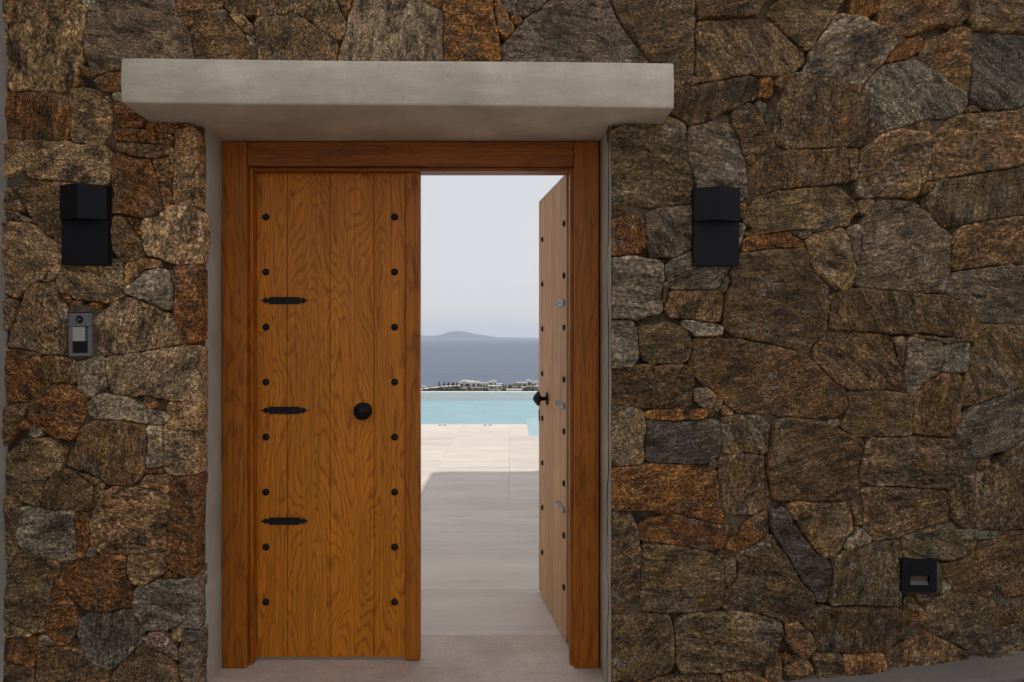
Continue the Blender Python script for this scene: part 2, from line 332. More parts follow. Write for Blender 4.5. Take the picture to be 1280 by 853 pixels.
# tints: b brown, g grey, o olive, r rust, x orange, t beige granite, d dark slate, m mauve
TINT = {'b': ((.225, .142, .072), .40), 'g': ((.225, .182, .130), .25), 'o': ((.215, .150, .078), .36), 'r': ((.25, .125, .052), .75), 'x': ((.27, .135, .048), .9),
        't': ((.36, .25, .14), .40), 'd': ((.150, .125, .098), .2), 'm': ((.19, .13, .105), .3), 's': ((.285, .238, .168), .22), 'k': ((.185, .118, .060), .38)}
RAW = '''
A o 70,-14 360,-14 415,45 420,110 400,200 395,300 370,400 330,425 180,435 35,440 15,330 15,280 45,200 40,130 55,100
A b -10,-14 60,-14 55,60 35,98 -10,90
A o -10,112 18,140 14,200 12,240 -8,270
A s 372,-14 495,-14 425,35 400,25
A g 440,40 500,-14 840,-14 850,60 890,120 905,170 925,230 945,290 585,290 580,335 520,345 440,365 430,300 405,230 405,200 430,110
A r 460,390 530,355 590,350 590,435 520,440 475,415
A s 548,455 590,450 590,490 552,480
A r 20,450 130,445 190,462 310,465 330,500 340,600 325,680 200,682 60,665 10,640 5,520
A o 335,430 400,420 470,445 520,480 535,560 530,640 490,695 380,700 352,680 350,560 330,480
A t -5,690 105,688 108,760 95,825 50,850 -5,855
A t 125,690 300,692 500,705 520,740 512,866 490,900 330,882 200,870 130,845 120,760
A r 565,500 600,500 685,560 680,615 580,610
A r 550,640 660,628 835,655 830,700 700,692 565,680
A k 565,705 640,695 825,715 830,745 760,765 640,755 580,730
B r 555,-36 620,-16 715,-5 735,40 765,110 785,240 750,272 700,280 600,262 545,260 540,130
B b 740,-5 830,-20 835,60 825,150 815,240 797,245 777,130 745,20
B t* 840,-150 940,-160 965,-60 975,50 965,170 945,215 845,220 838,150 842,50
A r 700,592 930,605 935,625 840,640 690,622
B o -5,115 45,145 105,240 30,235 -5,240
B b 65,115 200,105 330,110 450,130 450,430 300,415 220,360 150,270 130,230 80,170
B t -5,312 60,302 130,312 180,340 300,420 315,470 300,490 170,570 70,665 30,640 10,560 -5,400
B b -5,247 40,243 120,285 150,302 60,297 -5,305
B t 200,570 290,505 295,530 240,580 205,590
B t 270,600 290,530 330,500 530,490 570,480 595,550 605,610 590,655 510,690 380,670 330,655 270,640
B r 280,652 330,660 330,695 290,690
B o 550,270 590,265 640,340 690,410 700,465 620,490 590,490 535,400 535,320
B r 602,270 690,285 680,330 690,390 650,350
B t 690,290 760,275 820,230 930,232 975,260 976,400 965,495 860,508 780,480 710,465 690,400 675,330
B b 600,540 620,505 690,475 775,485 770,520 700,535 640,590 610,600
B s 610,635 700,545 760,528 805,535 825,600 832,710 810,725 720,690
B r* 845,522 965,515 976,560 976,860 900,895 880,850 855,780 840,700 848,600
B t 470,770 530,710 620,670 700,695 800,740 850,790 875,850 870,895 700,925 500,945 400,930 400,780
B b 60,790 90,710 170,610 250,590 270,640 320,730 360,800 360,945 200,930 60,905 30,895
B b -5,680 30,680 90,700 50,790 15,830 -5,750
C t* 515,110 600,95 870,50 965,60 978,200 975,315 860,310 700,290 540,265 515,200
C r -5,70 180,75 200,130 215,190 230,240 180,285 -5,340 -8,200
C b 210,115 250,100 370,120 375,220 330,225 240,220 210,195 200,150
C s 380,130 500,105 505,230 470,270 430,295 380,270
C r 150,330 250,240 300,230 410,290 415,370 380,430 330,505 260,490 140,390
C b -5,350 130,340 120,380 70,460 30,520 -5,560
C s 430,330 500,290 560,295 640,320 720,355 795,385 795,425 700,420 560,400 470,395 435,375
C k 460,405 560,410 700,440 705,520 700,640 640,735 560,720 470,690 310,630 320,580 370,520 400,450
C s 707,440 780,435 785,520 790,625 710,640 697,560
C t* 815,330 960,325 975,500 970,665 860,672 800,650 797,500 802,400
C o 60,560 130,500 220,500 300,560 305,630 230,700 210,780 200,830 110,800 50,770 -5,700 -5,620
C k 230,690 300,650 370,660 440,720 450,780 440,850 215,838 210,780
C k 370,655 470,690 490,705 450,725 400,700
C b 455,745 500,710 495,770 460,835 445,800
C b 720,680 810,680 820,745 800,765 740,735 695,720
C b 500,760 560,730 680,735 800,770 815,830 805,920 795,1035 700,1058 560,1060 455,1030 450,920 465,850
C r* 825,690 960,680 972,760 976,1000 965,1170 880,1160 815,1120 808,1000 822,850
C r 700,655 790,650 780,665 710,675
D o -5,-40 95,-50 95,60 80,170 40,290 -5,330
D s 110,10 180,0 230,15 350,25 360,120 370,250 300,270 200,240 120,205 90,165 100,80
D r 358,40 420,25 425,130 415,240 375,255 372,150
D s 415,215 445,200 465,230 440,255 415,245
D o -5,330 45,290 110,215 280,270 275,330 235,420 225,520 215,610 150,615 90,580 45,540 -5,520
D r 300,290 370,270 490,240 590,245 605,330 635,400 640,490 560,510 480,520 420,505 340,450 305,370
D o 620,240 800,240 800,310 770,340 690,380 635,370 615,320
D x 785,318 880,338 885,350 785,350
D r 240,420 265,340 300,335 310,440 260,450
D x 245,480 310,455 355,480 365,600 320,675 270,665 230,610
D d 390,550 450,510 600,505 660,540 690,600 680,650 600,740 530,790 450,770 400,690 385,610
D d* 650,410 760,360 900,355 970,360 978,500 970,595 850,590 720,600 660,520 640,470
D m 690,640 780,615 840,680 860,740 840,720 740,690
D k 560,810 680,680 740,700 830,730 870,853 880,930 540,930 530,850
D g* 890,620 930,605 972,620 982,800 980,940 885,940 882,720
D r -5,660 160,645 185,680 160,770 100,760 -5,740
D k 190,690 300,680 390,690 430,760 520,800 525,930 180,930 185,780
D k -5,765 150,780 165,860 165,930 -5,930
D o -5,560 60,580 160,620 40,635 -5,640
D g 190,640 230,630 260,670 200,690
M b 85,-14 320,-14 320,15 260,60 190,85 150,130 110,110 100,60
M b 165,150 190,100 270,65 340,55 370,100 440,170 480,260 480,330 195,330 172,200
M b 345,-14 720,-14 725,40 650,85 560,95 440,70 370,60 345,25
M b 380,72 430,82 500,160 500,205 450,170 400,110
M s 450,182 500,212 510,240 480,245
M s 485,250 510,247 512,330 485,330
M o 515,115 560,100 710,80 760,100 860,170 945,235 930,330 520,330 510,180
M o 720,70 730,35 780,-14 935,-14 985,110 985,160 945,200 900,185 820,130
M r 950,-14 1030,-14 1000,80 975,100 960,50
N g -160,-14 170,-14 200,15 300,60 310,110 310,330 -250,330 -240,250 -205,180 -190,100
N r 190,-14 312,-14 290,45 245,40
N x 327,-14 580,-14 590,100 600,180 618,330 318,330 322,150
N r 586,-14 612,-14 660,80 690,155 645,190 607,160 592,80
N d 620,-14 865,-14 830,50 750,72 680,68 650,50
N r 670,90 700,82 730,100 715,125 675,115
N d 625,340 625,250 700,160 780,80 900,-14 1185,-14 1245,100 1330,220 1430,340
E k 85,-14 485,-14 498,100 495,180 488,360 450,395 385,425 385,310 290,310 200,190 130,90
E k 500,-14 850,-14 800,70 700,85 570,82 510,95
E b 505,110 570,90 870,95 930,150 1040,240 1045,290 970,350 880,360 760,360 620,385 530,395 500,360 500,200
E o 870,30 930,-14 1230,-14 1160,90 1060,215 1035,240 960,180 890,100
E o 845,70 870,60 885,100 860,110
E b 460,385 495,368 525,385 490,420 455,415
E k 385,440 470,430 620,395 760,365 805,385 800,465 700,510 560,580 480,600 440,570 385,540
E x 815,395 860,395 865,465 805,470
E b 890,390 960,368 1045,362 1160,390 1298,432 1340,490 1375,670 1340,692 1210,712 1000,728 900,700 880,640 900,540 920,450
E g 805,492 840,500 850,590 820,580
E b 680,545 770,503 810,560 830,620 880,710 850,735 740,745 720,680 680,600
E g 460,680 480,615 600,595 665,600 710,690 730,780 750,880 745,960 690,985 500,985 503,900 472,780
E o* 90,640 150,612 210,605 340,590 375,570 450,600 455,680 466,790 492,900 488,985 300,1000 130,990 95,980 90,800
F b 770,20 860,-20 1000,-45 1230,-55 1245,0 1255,100 1110,120 1000,130 880,148 760,168 750,90
F o 745,240 800,190 900,155 1100,130 1200,128 1283,200 1295,245 1235,310 1150,330 1000,335 860,355 760,370 745,355 790,330 740,300
F b 700,225 745,220 740,270 705,275
F s 695,310 745,315 720,380 705,450 690,450
F x 730,400 780,375 940,345 1030,400 1030,430 900,430 800,445 715,455
F r* 95,300 130,290 200,270 240,290 255,420 230,440 115,465 92,450
F g 270,260 330,240 480,230 620,250 620,410 490,420 400,465 290,465 265,400 265,320
F s 360,510 420,480 490,440 640,430 690,500 650,535 620,610 600,625 500,630 390,620 365,560
F g* 95,480 250,475 340,500 350,580 335,740 200,770 95,760 92,600
F b 345,600 370,590 375,640 355,700 340,690
F b 375,642 500,637 620,632 640,700 620,780 560,790 470,770 370,750 362,700
F g 627,630 655,565 668,580 650,640
P k 922,318 960,313 1003,311 1012,335 1017,345 1033,357 1037,385 1030,420 1010,440 985,437 945,425 905,412 905,385 915,350 915,330
J o 30,385 110,355 200,330 240,380 245,440 270,520 260,600 230,630 140,600 65,540 35,430
J g -60,330 0,345 60,350 25,380 -60,370
J g 225,350 290,310 295,400 285,500 268,490 252,410
J o 300,205 370,195 330,270 300,250
J g 380,190 480,190 580,215 640,260 680,320 745,370 720,470 725,540 690,640 560,635 400,625 275,600 290,430 310,300
J b 290,-30 310,-50 400,-120 500,-137 630,-125 630,0 600,100 560,175 430,185 290,168 280,60
J b 235,-50 285,-50 275,90 250,90
I g 205,65 300,90 440,155 475,205 410,290 350,350 300,415 150,380 25,350 60,270 100,180
I x 260,-14 385,-14 375,50 330,75 255,55
I b 395,-14 820,-14 835,60 790,110 680,115 540,165 450,155 390,110 385,50
I x 425,290 480,220 580,170 605,190 600,230 520,270 430,300
I s 360,360 430,320 560,293 620,330 700,380 800,455 815,500 790,535 680,570 520,595 380,640 355,540 330,430
I k 600,240 620,190 800,130 830,145 830,330 825,460 740,400 640,320 590,280
I d 840,150 1085,170 1130,200 1130,490 1040,530 930,545 880,520 835,470 832,300
I o 840,80 830,-14 1130,-14 1130,160 960,155 850,140
I b 640,660 720,590 860,548 1040,545 1078,620 1090,790 975,822 860,842 720,868 650,870 635,800
I o 815,520 850,510 890,540 820,545
I g 1050,530 1130,480 1130,750 1095,760 1085,620
J s 625,45 645,40 645,90 620,95
J r 590,130 650,110 640,150 590,165
J o 640,110 680,95 860,70 985,50 1130,35 1130,258 960,280 800,310 690,320 650,280 610,220 620,160
J b 750,380 780,330 900,300 1130,265 1130,495 1000,505 880,520 760,535 740,480
J g 710,600 760,545 900,525 1030,510 1075,560 1130,640 1130,800 880,785 850,720 800,690 715,660
J g 1050,520 1130,505 1130,600 1075,555
J k 140,660 270,625 690,665 800,700 860,760 865,840 820,880 600,845 380,830 140,815 145,720
J k 90,620 128,660 132,780 110,820 60,830 115,700
K k 60,60 80,-10 200,-15 400,0 450,10 470,100 500,190 500,265 400,262 230,255 160,220 100,170 70,110
K b 455,15 510,10 508,150 490,130
K g 525,10 680,25 690,100 685,170 610,225 560,275 530,290 510,260 515,150
K s 700,50 810,30 825,100 810,170 740,180 695,165
K b 540,-18 800,0 815,15 690,35 560,8
K o 870,-50 1130,-50 1130,230 1000,265 900,310 790,340 785,260 810,180 835,90
G b 480,100 490,20 640,18 820,42 960,60 1070,130 1160,215 1225,275 1238,330 1200,405 1110,400 880,380 700,370 640,310 560,240 510,195 475,150
K o 220,272 380,265 530,290 540,330 535,480 400,488 270,485 205,440 205,410 235,340
K k 550,290 610,230 700,180 770,190 780,300 765,370 740,490 600,490 545,460
K g 790,390 900,330 1130,240 1130,490 980,555 880,600 800,590 780,500 765,440
K b 310,560 340,495 540,490 740,500 785,550 780,640 740,740 600,740 380,730 300,710 295,640
G k 870,500 880,430 930,405 1130,425 1230,485 1310,510 1300,580 1290,720 1300,770 1240,805 1090,812 980,800 880,790 850,700 845,600
K k 750,700 890,660 980,600 1130,510 1130,935 960,940 800,920 740,880 725,790
K k 300,750 370,735 650,745 720,760 740,850 745,900 600,935 440,985 350,985 310,920 320,850
G g* 78,-65 190,-75 215,-30 222,100 190,150 110,150 80,110
G o 225,-50 390,-60 470,-20 485,40 470,110 400,130 290,145 245,110 225,30
G s 450,-75 560,-60 640,-40 630,-5 500,-10 440,-45
G k* 92,175 200,150 400,138 480,160 495,220 480,330 400,350 250,345 92,335
G b 500,262 570,260 630,320 620,365 560,355 500,310
G b 640,342 690,372 680,385 640,380
G t* 85,352 200,347 250,367 250,500 245,620 130,628 85,600
G x 260,372 400,365 590,365 600,385 500,403 380,407 265,395
G d 270,412 400,417 610,412 625,480 610,580 540,615 400,605 260,600 262,500
G o 640,400 760,383 880,388 870,460 850,570 640,570 630,480
G b 620,600 720,573 835,585 850,700 870,800 860,840 700,865 645,850 640,740 620,660
G x* 92,650 250,632 560,640 610,660 610,800 540,835 350,845 110,835 92,750
H b* 90,30 190,40 220,120 230,300 225,430 170,490 110,495 90,300
H r 225,100 280,60 400,50 500,60 620,100 650,150 640,200 540,215 440,195 380,180 230,170
H r 440,40 620,20 650,70 630,85 540,85
H x 680,160 760,70 850,30 855,130 780,180 690,215 650,200
H o 245,190 440,200 530,220 620,260 640,340 640,420 620,500 450,515 240,515 235,350
H o 640,270 680,250 705,260 705,340 660,395 640,360
H k 710,230 780,190 870,140 900,190 970,290 1020,380 1080,430 1085,500 1050,560 900,550 750,510 650,495 640,440 700,370
H d 870,100 870,30 930,10 960,60 1060,190 1080,220 1140,260 1165,370 1140,470 1105,470 1040,400 990,310 950,240 900,170
L o -60,0 -20,-25 220,-20 255,40 265,110 215,180 165,250 110,245 55,200 0,115
L g 235,160 290,110 345,160 310,195 225,205
L b 255,0 300,0 300,90 278,95
L o 180,260 240,215 400,175 480,170 485,260 490,400 490,490 330,488 150,485 160,380 170,300
L k 85,500 330,492 490,500 500,640 430,700 280,710 90,708 75,600
H o* 98,530 370,540 390,590 400,700 390,790 270,830 110,845 98,700
H o 410,570 480,540 700,520 850,525 920,560 935,620 890,700 840,780 680,800 440,828 410,720
H b 940,570 1000,560 1060,620 1080,680 1040,740 980,700 940,640
H b 850,790 900,710 930,760 920,900 860,900
H b* 100,855 270,840 280,930 100,930
H b 285,840 620,830 635,930 285,930
H k 640,822 760,808 850,853 850,930 640,930
H k 940,780 1040,745 1080,780 1085,930 930,930
L o 70,722 200,717 208,830 150,880 60,930 60,800
L r 215,740 400,717 420,790 300,860 215,900
L o 500,150 560,130 730,75 790,160 810,230 750,260 670,250 640,250 500,252
L s 770,125 850,125 960,135 940,160 850,155 780,145
L k 740,270 830,230 870,180 1000,150 1130,110 1130,240 980,300 970,400 940,440 830,420 750,410 700,350 690,290
L k 980,330 1130,260 1130,430 1010,450 975,420
L o 600,600 620,500 680,440 750,415 870,430 955,470 950,520 880,600 810,695 740,660
L k 960,500 1000,450 1130,440 1130,550 960,590 935,570
L g 870,640 960,600 1130,555 1130,860 900,860 890,690
L b 500,520 560,490 620,520 580,575 540,580
L b 540,640 600,610 730,670 800,700 820,740 850,900 640,900 440,900 430,710 500,650
'''
def parse():
    out = []
    for ln in RAW.strip().splitlines():
        p = ln.split(); x0, y0, s = TILES[p[0]]
        pts = []
        for q in p[2:]:
            a, b = q.split(','); pts.append(wp(x0 + float(a) / s, y0 + float(b) / s))
        out.append((p[1][0], '*' in p[1], pts))
    return out
def area(p):
    return .5 * sum(p[i][0] * p[(i + 1) % len(p)][1] - p[(i + 1) % len(p)][0] * p[i][1] for i in range(len(p)))
def outline(pts, step, cut):
    P = np.array(pts)
    if area(pts) < 0: P = P[::-1]
    Q = []                                                  # one corner cutting pass
    n = len(P)
    for i in range(n):
        a, b = P[i], P[(i + 1) % n]; Q += [a * (1 - cut) + b * cut, a * cut + b * (1 - cut)]
    P = np.array(Q); n = len(P)
    seg = np.linalg.norm(np.roll(P, -1, 0) - P, axis=1); L = seg.sum(); m = max(14, int(L / step))
    cum = np.concatenate([[0], np.cumsum(seg)]); t = np.linspace(0, L, m, endpoint=False)
    P2 = np.vstack([P, P[:1]])
    return np.stack([np.interp(t, cum, P2[:, 0]), np.interp(t, cum, P2[:, 1])], 1)
GX0, GZ0, GS = -2.05, -.15, .0025
LAB = np.full((int(3.0 / GS), int(4.2 / GS)), -1, dtype=np.int32)
def raster(pts, i):
    P = np.array(pts); x0, z0 = P.min(0); x1, z1 = P.max(0)
    a0, a1 = max(0, int((x0 - GX0) / GS)), min(LAB.shape[1], int((x1 - GX0) / GS) + 2)
    b0, b1 = max(0, int((z0 - GZ0) / GS)), min(LAB.shape[0], int((z1 - GZ0) / GS) + 2)
    if a1 <= a0 or b1 <= b0: return
    X, Z = np.meshgrid(GX0 + np.arange(a0, a1) * GS, GZ0 + np.arange(b0, b1) * GS)
    ins = np.zeros(X.shape, bool); n = len(P)
    for k in range(n):
        xa, za = P[k]; xb, zb = P[(k + 1) % n]
        if za == zb: continue
        ins ^= ((za > Z) != (zb > Z)) & (X < (xb - xa) * (Z - za) / (zb - za) + xa)
    sub = LAB[b0:b1, a0:a1]; sub[ins & (sub < 0)] = i
def lab(P):
    a = np.clip(((P[:, 0] - GX0) / GS).astype(int), 0, LAB.shape[1] - 1); b = np.clip(((P[:, 1] - GZ0) / GS).astype(int), 0, LAB.shape[0] - 1)
    return LAB[b, a]
def fit_gaps(O, nrm, i):
    """move each outline point so that neighbouring stones nearly meet: outwards across a free joint, inwards out of a neighbour"""
    m = len(O); free = np.full(m, 99.0); inside = np.zeros(m)
    open_ = np.ones(m, bool)
    for k in range(1, 25):
        d = k * .0018; L = lab(O - nrm * d); hit = open_ & (L >= 0) & (L != i)
        free[hit] = d; open_ &= ~hit
    L0 = lab(O); ov = (L0 >= 0) & (L0 != i); still = ov.copy()
    for k in range(1, 14):
        d = k * .0018; L = lab(O + nrm * d); ok = still & (L == i); inside[ok] = d; still &= ~ok
    inside[still] = .022
    g = np.where(free < .034, free / 2, .006)
    g = np.where(ov, -inside, g)
    ker = np.array([1, 2, 3, 4, 3, 2, 1.]) / 16; g = np.convolve(np.concatenate([g[-3:], g, g[:3]]), ker, 'valid')
    return g
def stone_mesh(pts, seed, rng, edge_side=0, step=.0075, gap=.0002, prot=None, bed=None):
    """split-faced rubble stone: irregular outline, tilted faces, chipped arrises"""
    O = outline(pts, step, .085); m = len(O)
    tng = np.roll(O, -1, 0) - np.roll(O, 1, 0); tng /= np.linalg.norm(tng, axis=1)[:, None] + 1e-9
    nrm = np.stack([-tng[:, 1], tng[:, 0]], 1)            # inward (ccw outline)
    z3 = np.stack([O[:, 0], np.full(m, seed * 3.7), O[:, 1]], 1)
    g_ = .0014 * (1 + vn(z3 * 6, 77))
    d = g_ + gap + .0025 * fbm(z3, 22, 2, 5) + .0016 * fbm(z3, 90, 2, 9)
    if seed < 1000:
        ex = fit_gaps(O, nrm, seed)
        d = d - ex
    O = O + nrm * d[:, None]
    if edge_side:
        O[:, 0] = np.minimum(O[:, 0], -1.2215 - .003 * (1 + vn(z3 * 5, 3))) if O[:, 0].mean() < 0 else np.maximum(O[:, 0], .3845 + .003 * (1 + vn(z3 * 5, 3)))
    c = O.mean(0); A = abs(area(O.tolist())); rad = math.sqrt(A / math.pi)
    nr = max(4, int(rad / .0072))
    ss = [1.0, 1.0, 1 - .05 / max(rad * 14, 1), ] + list(np.linspace(1 - .12 / max(rad * 14, 1), 0, nr)[:-1])
    V = []; H = prot if prot is not None else rng.uniform(.013, .030) * min(1, .55 + rad * 6)
    tilt = (rng.uniform(-.10, .10), rng.uniform(-.12, .12))
    planes = []
    for k in range(rng.choice((1, 2, 2, 3))):
        a = rng.uniform(0, 6.28); planes.append((math.cos(a), math.sin(a), rng.uniform(.35, .9) * rad, rng.uniform(.08, .34)))
    for k, s_ in enumerate(ss):
        P = c + (O - c) * s_
        dist = np.linalg.norm(O - P, axis=1)
        rel = P - c
        h = H + rel[:, 0] * tilt[0] + rel[:, 1] * tilt[1]
        for ca, sa, off, sl in planes:
            h = np.minimum(h, H + .002 - sl * (rel[:, 0] * ca + rel[:, 1] * sa - off))
        q = np.stack([P[:, 0], np.full(m, seed * 1.9), P[:, 1]], 1)
        h = np.maximum(h, .003)
        h = h + .006 * fbm(q, 9, 2, 31) + .0045 * fbm(q, 26, 2, 41) + .0024 * fbm(q, 80, 2, 51)
        if bed is not None:                                # split along the bedding: long low ledges
            cb, sb = math.cos(bed), math.sin(bed)
            uv = np.stack([(P[:, 0] * cb + P[:, 1] * sb) * 5, np.full(m, seed * .7), (-P[:, 0] * sb + P[:, 1] * cb) * 26], 1)
            n_ = vn(uv, 61) + .5 * vn(uv * 2.1 + 5, 62)
            h = h + (.0036 * np.tanh(n_ * 3.5) + .002 * n_) * (1 - np.exp(-dist / .012))
        else:
            uv = np.stack([P[:, 0] * 11, np.full(m, seed * .7), P[:, 1] * 11], 1); h = h + .005 * np.tanh(4 * vn(uv, 63))
        h = h - .011 * np.exp(-dist / .003)
        if k == 0: h = np.full(m, -.06 if not edge_side else -.082)
        V.append(np.stack([P[:, 0], WY + .012 - h, P[:, 1]], 1))
    V.append(np.array([[c[0], V[-1][:, 1].mean(), c[1]]]))
    V = np.vstack(V)
    if edge_side: pass
    F_ = []
    for k in range(len(ss) - 1):
        a = k * m; b = (k + 1) * m
        for i in range(m):
            j = (i + 1) % m; F_.append((a + i, a + j, b + j, b + i))
    a = (len(ss) - 1) * m; cc = len(V) - 1
    for i in range(m): F_.append((a + i, a + (i + 1) % m, cc))
    me = bpy.data.meshes.new('stone'); me.from_pydata(V.tolist(), [], F_)
    me.shade_smooth()
    return me
wall = empty('stone_wall', (2.0, WY, 0))
tag(wall, 'rough dry-laid wall of brown, grey and rust-coloured rubble stones round the doorway', 'wall')
rng = random.Random(11)
def add_stone(code, star, pts, i, **kw):
    if star:
        if pts[0][0] < 0: pts = [(-1.2205 if x > -1.236 else x, z) for x, z in pts]
        else: pts = [(.3835 if x < .408 else x, z) for x, z in pts]
    bed = rng.choice((rng.uniform(-.35, .35), rng.uniform(-.35, .35), rng.uniform(-1.2, 1.2), 1.45))
    schist = code in 'gsdok'
    me = stone_mesh(pts, i, rng, 1 if star else 0, bed=bed if schist else None, **kw)
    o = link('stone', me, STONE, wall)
    o.matrix_parent_inverse = Matrix.Translation((-2.0, -WY, 0))
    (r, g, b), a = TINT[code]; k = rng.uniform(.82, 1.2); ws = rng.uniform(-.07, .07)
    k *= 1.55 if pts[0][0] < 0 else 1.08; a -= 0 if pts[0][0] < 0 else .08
    gran = {'t': .15, 'r': .35, 'x': .2, 'b': .45, 'o': .5, 'k': .5, 'm': .2, 's': .8, 'g': .85, 'd': .9}[code] + rng.uniform(-.25, .25) + (.15 if pts[0][0] > 0 else -.2)
    o['schist'] = float(max(0, min(1, gran))); o['bed'] = bed
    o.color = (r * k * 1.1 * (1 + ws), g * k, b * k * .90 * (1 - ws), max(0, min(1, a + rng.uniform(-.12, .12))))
    return o
polys = parse()
CHIPS = 60
for i, (code, star, pts) in enumerate(polys): raster(pts, i)
# small chips wedged into the open joints
rc = random.Random(23); made = 0
for r_ in (.026, .020, .015, .0115):
    for tr in range(9000):
        if made >= CHIPS: break
        x = rc.uniform(-1.96, 2.02); z = rc.uniform(.04, 2.72)
        if -1.245 < x < .405 and z < 2.24: continue
        if -1.43 < x < .60 and 2.2 < z < 2.42: continue
        if math.hypot(x - .0, 0) < 0: continue
        if any(abs(x - a) < da and abs(z - b) < db for a, b, da, db in ((-1.648, 1.41, .06, .10), (1.585, .475, .085, .09))): continue
        ang = [6.283 * k / 10 for k in range(10)]
        T_ = np.array([(x + r_ * math.cos(a), z + r_ * math.sin(a)) for a in ang] + [(x, z)])
        if (lab(T_) >= 0).any(): continue
        el = rc.uniform(1.0, 1.5); th = rc.uniform(0, 3.14); nn = rc.choice((4, 5, 6)); o_ = rc.uniform(0, 6.28)
        p = []
        for k in range(nn):
            a = 6.283 * k / nn + o_ + rc.uniform(-.25, .25); u, v_ = r_ * 1.15 * el * math.cos(a), r_ * 1.15 * math.sin(a)
            p.append((x + u * math.cos(th) - v_ * math.sin(th), z + u * math.sin(th) + v_ * math.cos(th)))
        raster(p, len(polys)); polys.append((rc.choice('brosk'), False, p)); made += 1
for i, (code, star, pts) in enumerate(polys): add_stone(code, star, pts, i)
print('stones', len(polys), 'chips', made)

# rubble beyond the picture's edges, so the wall carries on
def filler(x0, x1, z0, z1, hrow, seed):
    rg = random.Random(seed); z = z0; rows = []
    while z < z1 - .03:
        h = min(rg.uniform(.7, 1.3) * hrow, z1 - z); rows.append((z, z + h)); z += h
    k = 1000 + seed * 100
    for (za, zb) in rows:
        x = x0
        while x < x1 - .04:
            w_ = min(rg.uniform(.8, 1.8) * hrow, x1 - x)
            if x1 - x - w_ < .08: w_ = x1 - x
            j = lambda a: rg.uniform(-a, a)
            p = [(x + j(.012), za + j(.012)), (x + w_ * .5, za + j(.015)), (x + w_ + j(.012), za + j(.012)), (x + w_ + j(.01), (za + zb) / 2), (x + w_ - abs(j(.03)), zb + j(.012)), (x + w_ * .5, zb + j(.018)), (x + abs(j(.03)), zb + j(.012)), (x + j(.01), (za + zb) / 2)]
            FILL.append(add_stone(rg.choice('bokgkbs'), False, p, k, step=.016, gap=.004)); k += 1; x += w_
FILL = []
filler(-1.98, 2.05, 2.735, 3.35, .22, 1)
filler(2.05, 3.35, .0, 2.735, .24, 2)

V_, F_, n_ = [], [], 0
for o in FILL:
    V_ += [tuple(v.co) for v in o.data.vertices]; F_ += [[i + n_ for i in p.vertices] for p in o.data.polygons]; n_ = len(V_)
    m_ = o.data; bpy.data.objects.remove(o); bpy.data.meshes.remove(m_)
me = bpy.data.meshes.new('outer_rubble'); me.from_pydata(V_, [], F_); me.shade_smooth()
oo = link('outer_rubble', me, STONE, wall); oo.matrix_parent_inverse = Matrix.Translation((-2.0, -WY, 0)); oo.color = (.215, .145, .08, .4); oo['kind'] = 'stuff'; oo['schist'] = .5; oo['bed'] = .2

def mortar_grid(x0, x1, z0, z1, step=.011):
    nx = max(2, int((x1 - x0) / step)); nz = max(2, int((z1 - z0) / step))
    X, Z = np.meshgrid(np.linspace(x0, x1, nx), np.linspace(z0, z1, nz)); X = X.ravel(); Z = Z.ravel()
    q = np.stack([X, np.zeros_like(X), Z], 1)
    low = np.clip(.5 + 1.6 * fbm(q, 5.5, 2, 71), 0, 1)
    Y = WY + .015 + .045 * (1 - low) + .003 * fbm(q, 30, 3, 81)
    V = np.stack([X, Y, Z], 1)
    idx = np.arange(nx * nz).reshape(nz, nx)
    Fq = np.stack([idx[:-1, :-1].ravel(), idx[:-1, 1:].ravel(), idx[1:, 1:].ravel(), idx[1:, :-1].ravel()], 1)
    return V, Fq
VV, FF, n0 = [], [], 0
for r_ in ((-1.985, -1.226, -.05, 2.24), (.3765, 3.4, -.05, 2.24), (-1.985, 3.4, 2.24, 3.4)):
    V, Fq = mortar_grid(*r_); VV.append(V); FF.append(Fq + n0); n0 += len(V)
me = bpy.data.meshes.new('mortar'); me.from_pydata(np.vstack(VV).tolist(), [], np.vstack(FF).tolist()); me.shade_smooth()
mo = link('mortar', me, MORTAR, wall); mo.matrix_parent_inverse = Matrix.Translation((-2.0, -WY, 0))
bm = bmesh.new()
box(bm, -3.2, -1.228, 2.925, 3.42, -.3, 2.3); box(bm, .380, 6.5, 2.925, 3.42, -.3, 2.3); box(bm, -3.2, 6.5, 2.926, 3.421, 2.301, 4.3)
box(bm, 3.4, 6.5, 2.9, 2.924, -.3, 4.3); box(bm, -1.985, 3.4, 2.9, 2.924, 3.4, 4.3)
co = obj('core', bm, MORTAR, wall); co.matrix_parent_inverse = Matrix.Translation((-2.0, -WY, 0))

# rendered reveals beside the frame
rv = empty('door_reveal', (-.43, 3.0, 0)); tag(rv, 'thin grey rendered reveals lining both sides of the doorway between stone and oak', 'door reveal')
def reveal(xa, xb, xs, ya, yb):
    """vertical strip whose face runs from (xa, ya) at the front to (xb, yb) at the frame; xs is inside the wall"""
    bm = bmesh.new(); n = 60
    ring = []
    for i in range(n + 1):
        z = 2.26 * i / n - .02
        wv = .003 * float(fbm([[xa * 3, 0, z]], 9, 3, 5)[0]); wy = .008 * float(fbm([[xa * 3, 5, z]], 7, 3, 5)[0])
        mx, my = (xa + xb) / 2, (ya + yb) / 2
        ring.append([bm.verts.new(p) for p in ((xs, ya + wy, z), (xa + wv, ya + wy, z), (mx + wv * .6, my, z), (xb, yb, z), (xs, yb, z))])
    for a, b in zip(ring, ring[1:]):
        for i in range(4): bm.faces.new((a[i], a[i + 1], b[i + 1], b[i]))
    o = obj('render_strip', bm, REVEAL, rv, True); o.matrix_parent_inverse = Matrix.Translation((.43, -3.0, 0)); return o
